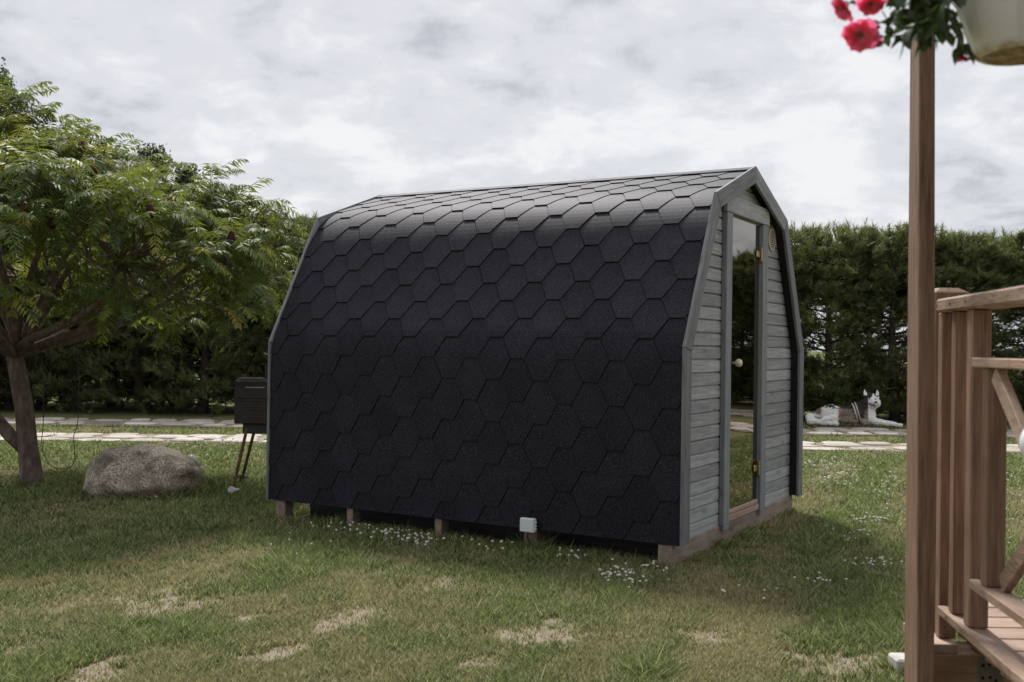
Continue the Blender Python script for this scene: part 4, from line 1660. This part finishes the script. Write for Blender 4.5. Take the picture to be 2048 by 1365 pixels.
# limbs by azimuth
nl = 9
angs = np.arctan2(tips[:, 1] - fork[1], tips[:, 0] - fork[0])
for k in range(nl):
    lo, hi = -math.pi + 2 * math.pi * k / nl, -math.pi + 2 * math.pi * (k + 1) / nl
    T = tips[(angs >= lo) & (angs < hi)]
    if not len(T):
        continue
    am = (lo + hi) / 2
    src = fork if not (abs(am) > 2.4) else np.array([-1.0, 0.1, 1.33])
    for inner_ in (0, 1):
        rr = np.linalg.norm(T[:, :2] - fork[:2], axis=1)
        S = T[rr < 1.35] if inner_ else T[rr >= 1.35]
        if not len(S):
            continue
        c = S.mean(0)
        end = src + (c - src) * 0.9 + np.array([0, 0, -0.10])
        limb = wob_curve(src, end, -0.12 if not inner_ else 0.05, 7)
        r0_ = 0.044 if not inner_ else 0.034
        wd.tube(limb, list(np.linspace(r0_, 0.018, len(limb))), 7, cap=False)
        L = np.array(limb)
        for t_ in S:
            dd = np.linalg.norm(L - t_, axis=1)
            dd[:2] += 0.8
            i = int(np.argmin(dd + np.linspace(0.25, 0.0, len(L))))
            tw = wob_curve(L[i], t_ - np.array([0, 0, 0.03]), -0.06, 4)
            wd.tube(tw, [0.014, 0.012, 0.010, 0.008, 0.007], 5, cap=False)
_m = Mat('sumac_bark')
_n = _m.noise(_m.coord('Object', (14, 14, 5)), 1.6, 6, 0.65)
_m.base(_m.ramp(_n, [(0.3, (0.055, 0.035, 0.028)), (0.55, (0.15, 0.105, 0.085)), (0.75, (0.27, 0.235, 0.205))]))
_m.set(Roughness=0.85)
_m.bump(_n, 0.6, 0.02)
wd.build('trunk', _m.m, sumac, True)

# pinnate leaves: rosettes at the tips
LB, LD, LL, LT = [], [], [], []
for t_ in tips:
    n = R.integers(8, 13)
    a0 = R.uniform(0, 6.28)
    out = t_[:2] - np.array([-0.2, 0.1])
    out = out / (np.linalg.norm(out) + 1e-6)
    for k in range(n):
        a = a0 + 6.283 * k / n + R.uniform(-0.25, 0.25)
        d = np.array([math.cos(a), math.sin(a)]) + out * 0.35
        d /= np.linalg.norm(d)
        LB.append(t_ + R.normal(0, 0.015, 3))
        LD.append([d[0], d[1], 0])
        LL.append(R.uniform(0.24, 0.43))
        LT.append(R.uniform(-0.1, 1.15))
LB, LD, LL, LT = np.array(LB), np.array(LD), np.array(LL)[:, None], np.array(LT)[:, None]
nlf = len(LB)
lr = R.random(nlf)
VV, RR = [], []
UP = np.array([0, 0, 1.0])
NP_ = 12
side = np.stack([-LD[:, 1], LD[:, 0], np.zeros(nlf)], 1)
droop = R.uniform(0.65, 1.15, (nlf, 1))
for i in range(NP_):
    t_ = 0.16 + 0.80 * i / (NP_ - 1)
    pos = LB + LD * LL * (t_ - 0.12 * t_ ** 3) + UP * (LT * LL * t_ - droop * LL * t_ ** 2 * 0.75)
    tan = LD * (1 - 0.36 * t_ ** 2) + UP * (LT - 1.5 * droop * t_)
    tan /= np.linalg.norm(tan, axis=1, keepdims=True)
    sz = (0.098 * math.sin(math.pi * (0.22 + 0.66 * t_)) + 0.01) * LL / 0.40
    for s in (-1, 1):
        d = side * s * 0.86 + tan * 0.38 - UP * R.uniform(0.0, 0.65, (nlf, 1)) + R.normal(0, 0.08, (nlf, 3))
        d /= np.linalg.norm(d, axis=1, keepdims=True)
        w = tan - d * np.sum(tan * d, 1, keepdims=True)
        w /= np.linalg.norm(w, axis=1, keepdims=True)
        tip_ = pos + d * sz - UP * 0.012
        mid = pos + d * sz * 0.42
        VV.append(np.stack([pos, mid - w * 0.0098, tip_, mid + w * 0.0098], 1))
        RR.append(lr)
# thin rachis as a ribbon
for i in range(5):
    ta, tb = i / 5, (i + 1) / 5
    pa = LB + LD * LL * (ta - 0.12 * ta ** 3) + UP * (LT * LL * ta - droop * LL * ta ** 2 * 0.75)
    pb = LB + LD * LL * (tb - 0.12 * tb ** 3) + UP * (LT * LL * tb - droop * LL * tb ** 2 * 0.75)
    VV.append(np.stack([pa - side * 0.0025, pb - side * 0.0025, pb + side * 0.0025, pa + side * 0.0025], 1))
    RR.append(lr)
V = np.concatenate(VV).reshape(-1, 3)
F = np.arange(len(V)).reshape(-1, 4)
rn = np.repeat(np.concatenate(RR), 4)
_m = Mat('sumac_leaf')
_r = _m.attr('rnd')
_cl = _m.ramp(_r, [(0.0, (0.046, 0.078, 0.028)), (0.6, (0.090, 0.135, 0.038)), (0.9, (0.18, 0.21, 0.042)), (1.0, (0.27, 0.23, 0.05))])
_m.base(_cl)
_m.set(Roughness=0.5, Specular_IOR_Level=0.2)
_m.translucent(_m.mix(0.5, _cl, (0.40, 0.44, 0.05)), 0.34)
link('crown', tri_mesh('crown', V, F, _m.m, {'rnd': rn}), sumac)

# dark red fruit cones
M_FRUIT = simple('sumac_fruit', (0.085, 0.014, 0.016), 0.9, var=0.5, vscale=60)
fr = [(404, 558), (515, 805), (320, 880), (808, 928), (880, 750), (1040, 900), (1362, 1095), (515, 1160), (190, 980), (640, 800), (280, 1090)]
for k, (zx, zy) in enumerate(fr):
    px_, py_ = zx / 2.844, 80 + zy / 2.844
    c = at(px_, py_, 7.65 + 0.25 * math.sin(k * 2.1))
    # nearest shoot tip carries the cone
    q = np.array(c - SB)
    j = int(np.argmin(np.linalg.norm((tips - q) * np.array([1, 0.35, 1]), axis=1)))
    c = Vector(tips[j]) + Vector((0, -0.05, 0.02))
    bm = bmesh.new()
    bmesh.ops.create_icosphere(bm, subdivisions=3, radius=1.0)
    for v in bm.verts:
        f = 1 + 0.16 * mnoise.noise(v.co * 5 + Vector((k, 0, 0)))
        v.co = Vector((v.co.x * 0.031 * (1 - 0.3 * v.co.z) * f, v.co.y * 0.031 * (1 - 0.3 * v.co.z) * f, v.co.z * 0.055 * f + 0.05))
    MB().addbm(bm).build('fruit_cone', M_FRUIT, sumac, True, c)

# thin wire looped from a branch
wp = [at(88, 760, 8.9), at(87, 850, 8.9), at(84, 885, 8.9), at(92, 918, 8.9), at(108, 935, 8.9), at(130, 938, 8.9), at(146, 930, 8.9), at(150, 905, 8.9), at(148, 872, 8.9), at(156, 845, 8.9), at(158, 740, 8.9), at(150, 690, 8.95)]
w0 = [at(80, 690, 8.95)] + wp
sm = []
for i in range(len(w0) - 1):
    p0, p1, p2, p3 = w0[max(0, i - 1)], w0[i], w0[i + 1], w0[min(len(w0) - 1, i + 2)]
    for k in range(4):
        t_ = k / 4
        sm.append(0.5 * ((2 * p1) + (p2 - p0) * t_ + (2 * p0 - 5 * p1 + 4 * p2 - p3) * t_ ** 2 + (3 * p1 - p0 - 3 * p2 + p3) * t_ ** 3))
sm.append(w0[-1])
o = MB().tube(sm, 0.0035, 5).build('hanging_wire', M_BLACK)
tag(o, 'thin dark wire hanging in a loop beside the sumac trunk', 'wire')

# ------------------------------------------------------------------ the dog
DG = ground_at(1717, 854)
dog = empty('dog', (DG.x, DG.y, 0.025), math.radians(-13))
tag(dog, 'black and white husky dog lying on the far stone track, facing right', 'dog')
# world scale of the photograph at the dog: metres from zoomed pixel marks; local x right, y away, z up
bm = bmesh.new()


def ell(c, r, rot=None):
    res = bmesh.ops.create_uvsphere(bm, u_segments=20, v_segments=12, radius=1.0)
    M = Matrix.Translation(c) @ (rot.to_matrix().to_4x4() if rot else Matrix.Identity(4)) @ Matrix.Diagonal((*r, 1.0))
    bmesh.ops.transform(bm, matrix=M, verts=res['verts'])


def limb(pts, rad):
    pts = [Vector(p) for p in pts]
    for (a, b, ra, rb) in zip(pts[:-1], pts[1:], rad[:-1], rad[1:]):
        n_ = max(2, int((b - a).length / (0.35 * min(ra, rb))))
        for i in range(n_ + 1):
            t_ = i / n_
            rr = ra + (rb - ra) * t_
            res = bmesh.ops.create_icosphere(bm, subdivisions=2, radius=rr)
            bmesh.ops.translate(bm, vec=a.lerp(b, t_), verts=res['verts'])


# trunk: deep chest narrowing to the belly and rump
limb([(-0.60, 0.06, 0.155), (-0.42, 0.05, 0.185), (-0.18, 0.04, 0.175), (0.02, 0.02, 0.205), (0.09, 0.0, 0.21)], [0.115, 0.145, 0.140, 0.180, 0.160])
limb([(-0.10, 0.02, 0.29), (0.02, 0.01, 0.32)], [0.07, 0.08])
# haunch towards the viewer, thigh and hind foot
ell((-0.45, -0.07, 0.185), (0.160, 0.10, 0.165))
limb([(-0.40, -0.13, 0.11), (-0.55, -0.15, 0.085), (-0.63, -0.16, 0.05)], [0.075, 0.052, 0.038])
limb([(-0.63, -0.16, 0.030), (-0.46, -0.18, 0.028), (-0.36, -0.18, 0.028)], [0.034, 0.034, 0.040])
# bushy tail curling on the ground behind
limb([(-0.68, 0.02, 0.15), (-0.78, -0.03, 0.12), (-0.77, -0.10, 0.055), (-0.63, -0.16, 0.05)], [0.05, 0.078, 0.072, 0.04])
# neck, ruff and chest
limb([(0.07, 0.0, 0.24), (0.12, -0.01, 0.32), (0.16, -0.03, 0.40)], [0.160, 0.135, 0.105])
ell((0.135, -0.06, 0.165), (0.135, 0.115, 0.155))
# head turned to the camera
ell((0.185, -0.055, 0.428), (0.128, 0.110, 0.112))
ell((0.108, -0.085, 0.375), (0.074, 0.070, 0.078))
ell((0.268, -0.085, 0.375), (0.072, 0.070, 0.078))
ell((0.190, -0.060, 0.325), (0.095, 0.085, 0.075))
limb([(0.205, -0.13, 0.395), (0.232, -0.215, 0.385)], [0.062, 0.042])
limb([(0.200, -0.12, 0.345), (0.222, -0.195, 0.328)], [0.048, 0.031])
# ears
for cx0, sgn in ((0.095, -1), (0.278, 1)):
    limb([(cx0, -0.045, 0.490), (cx0 + sgn * 0.006, -0.040, 0.545), (cx0 + sgn * 0.010, -0.035, 0.600)], [0.046, 0.029, 0.007])
# front legs stretched to the right
limb([(0.16, -0.10, 0.13), (0.26, -0.13, 0.075), (0.44, -0.15, 0.052), (0.58, -0.16, 0.034), (0.645, -0.16, 0.026)], [0.085, 0.060, 0.046, 0.036, 0.034])
limb([(0.16, 0.05, 0.13), (0.26, 0.04, 0.070), (0.46, 0.02, 0.048), (0.57, 0.02, 0.036)], [0.085, 0.055, 0.043, 0.038])
tmp_me = bpy.data.meshes.new('dog_tmp')
bm.to_mesh(tmp_me)
bm.free()
tmp = bpy.data.objects.new('dog_tmp', tmp_me)
COL.objects.link(tmp)
md = tmp.modifiers.new('r', 'REMESH')
md.mode = 'VOXEL'
md.voxel_size = 0.011
md2 = tmp.modifiers.new('s', 'SMOOTH')
md2.factor = 0.5
md2.iterations = 5
dg = bpy.context.evaluated_depsgraph_get()
dm = bpy.data.meshes.new_from_object(tmp.evaluated_get(dg))
bpy.data.objects.remove(tmp)
dm.name = 'body'
nv = len(dm.vertices)
co = np.zeros(nv * 3, np.float32)
dm.vertices.foreach_get('co', co)
co = co.reshape(-1, 3)
no = np.zeros(nv * 3, np.float32)
dm.vertices.foreach_get('normal', no)
no = no.reshape(-1, 3)
# shaggy coat: push along the normal with fine noise
fn = np.array([mnoise.noise(Vector((float(p[0]) * 28, float(p[1]) * 28, float(p[2]) * 60))) for p in co])
dm.vertices.foreach_set('co', (co + no * (fn * 0.011)[:, None]).astype(np.float32).ravel())
X, Y_, Z = co[:, 0], co[:, 1], co[:, 2]
WHITE, BLACK_, BROWN = np.array([0.86, 0.84, 0.81]), np.array([0.045, 0.038, 0.038]), np.array([0.20, 0.150, 0.125])
c = np.tile(WHITE, (nv, 1))
nz_ = 0.035 * np.array([mnoise.noise(Vector((float(p[0]) * 9 + 3, float(p[1]) * 9, float(p[2]) * 9))) for p in co]) + 0.03 * fn


def paint(mask, colr, soft=1.0):
    c[mask] = c[mask] * (1 - soft) + colr * soft


fz = 0.05 * fn
paint((X + nz_ > -0.33) & (X < 0.13) & (Z + nz_ + fz > 0.085), BROWN * 2.2)                 # pale flank
paint((X + nz_ + fz > -0.31) & (X < 0.13) & (Z + nz_ + fz > 0.155), BROWN, 0.85)
paint((X + nz_ > -0.72) & (X < 0.13) & (Z + nz_ + fz > 0.262 + 0.045 * (X < -0.3)), BLACK_)   # saddle
paint((X < -0.60) & (Z + nz_ > 0.15) & (Y_ > -0.06), BROWN)
paint((X + nz_ > -0.05) & (X + nz_ < 0.085) & (Z + nz_ > 0.13), BLACK_ * 1.5)                 # shoulder
paint((X > -0.02) & (X < 0.115 + nz_) & (Z > 0.21) & (Y_ > -0.11 + nz_), BLACK_)              # neck and mane
paint((Y_ > -0.035) & (X > 0.0) & (Z > 0.24) & (Z < 0.50), BLACK_)
paint((X < 0.082 + nz_ * 0.4) & (X > 0.0) & (Z > 0.26) & (Z < 0.50), BLACK_)                  # left edge of the face
cap_ = (Z + nz_ * 0.3 > 0.462 + 0.075 * np.exp(-((X - 0.215) / 0.030) ** 2) + 0.025 * (X > 0.245)) & (X > 0.04)
paint(cap_, BLACK_)
paint((Z > 0.505) & (no[:, 1] < -0.3) & (Y_ < -0.035) & (np.minimum(abs(X - 0.092), abs(X - 0.283)) < 0.026), WHITE)                                  # inside of the ears
ca = dm.color_attributes.new('fur', 'FLOAT_COLOR', 'POINT')
ca.data.foreach_set('color', np.concatenate([c, np.ones((nv, 1))], 1).astype(np.float32).ravel())
_m = Mat('husky_fur')
_a = _m.n.new('ShaderNodeAttribute')
_a.attribute_name = 'fur'
_n = _m.noise(_m.coord('Object', (1, 1, 2.2)), 46, 4, 0.65)
_m.base(_m.mix(0.75, _a.outputs['Color'], _m.ramp(_n, [(0.3, 0.62), (0.7, 1.12)]), 'MULTIPLY'))
_m.set(Roughness=0.9, Specular_IOR_Level=0.15)
_m.bump(_n, 0.6, 0.01)
dm.materials.clear()
dm.materials.append(_m.m)
dm.polygons.foreach_set('use_smooth', [True] * len(dm.polygons))
body = link('body', dm, dog)


def ballpart(name, cpos, r, mat, parent):
    b2 = bmesh.new()
    bmesh.ops.create_icosphere(b2, subdivisions=3, radius=1.0)
    for v in b2.verts:
        v.co = Vector((v.co.x * r[0], v.co.y * r[1], v.co.z * r[2])) + Vector(cpos)
    return MB().addbm(b2).build(name, mat, parent, True)


M_NOSE = simple('dog_nose', (0.012, 0.011, 0.012), 0.35)
ballpart('nose', (0.240, -0.258, 0.402), (0.024, 0.016, 0.018), M_NOSE, dog)
ballpart('eye', (0.148, -0.157, 0.446), (0.014, 0.010, 0.009), M_NOSE, dog)
ballpart('eye', (0.246, -0.157, 0.448), (0.014, 0.010, 0.009), M_NOSE, dog)
mb = MB()
mb.tube([(0.138, -0.148, 0.385), (0.172, -0.195, 0.352), (0.224, -0.236, 0.350), (0.285, -0.185, 0.372)], [0.006, 0.012, 0.016, 0.006], 8)
mb.build('mouth', simple('dog_lips', (0.03, 0.014, 0.014), 0.5), dog, True)
ballpart('tongue', (0.226, -0.232, 0.332), (0.022, 0.016, 0.022), simple('dog_tongue', (0.50, 0.16, 0.18), 0.4), dog)
# harness straps and collar
M_STRAP = simple('harness_white', (0.62, 0.57, 0.50), 0.7)


def strap(xc, w, ry, rz, cy0, cz0, mat, a0, a1, tilt):
    mb_ = MB()
    n_ = 20
    vs_ = []
    for i in range(n_ + 1):
        a_ = a0 + (a1 - a0) * i / n_
        for s_ in (-1, 1):
            for th in (0, 0.006):
                vs_.append((xc + s_ * w / 2 + tilt * math.cos(a_), cy0 + (ry + th) * math.sin(a_), cz0 + (rz + th) * math.cos(a_)))
    fs_ = []
    for i in range(n_):
        o_ = 4 * i
        for q in ((1, 3, 7, 5), (0, 1, 5, 4), (3, 2, 6, 7), (2, 0, 4, 6)):
            fs_.append(tuple(o_ + k for k in q))
    mb_.add(vs_, fs_)
    return mb_.build('harness_strap', mat, dog)


strap(-0.055, 0.020, 0.172, 0.160, 0.020, 0.195, M_STRAP, -2.9, 0.5, -0.05)
strap(-0.015, 0.016, 0.180, 0.176, 0.020, 0.200, M_STRAP, -2.9, 0.3, -0.05)
strap(-0.035, 0.020, 0.175, 0.168, 0.020, 0.198, M_NOSE, -2.9, 0.5, -0.05)

for o in bpy.data.objects:
    if '_c' in o:
        del o['_c']
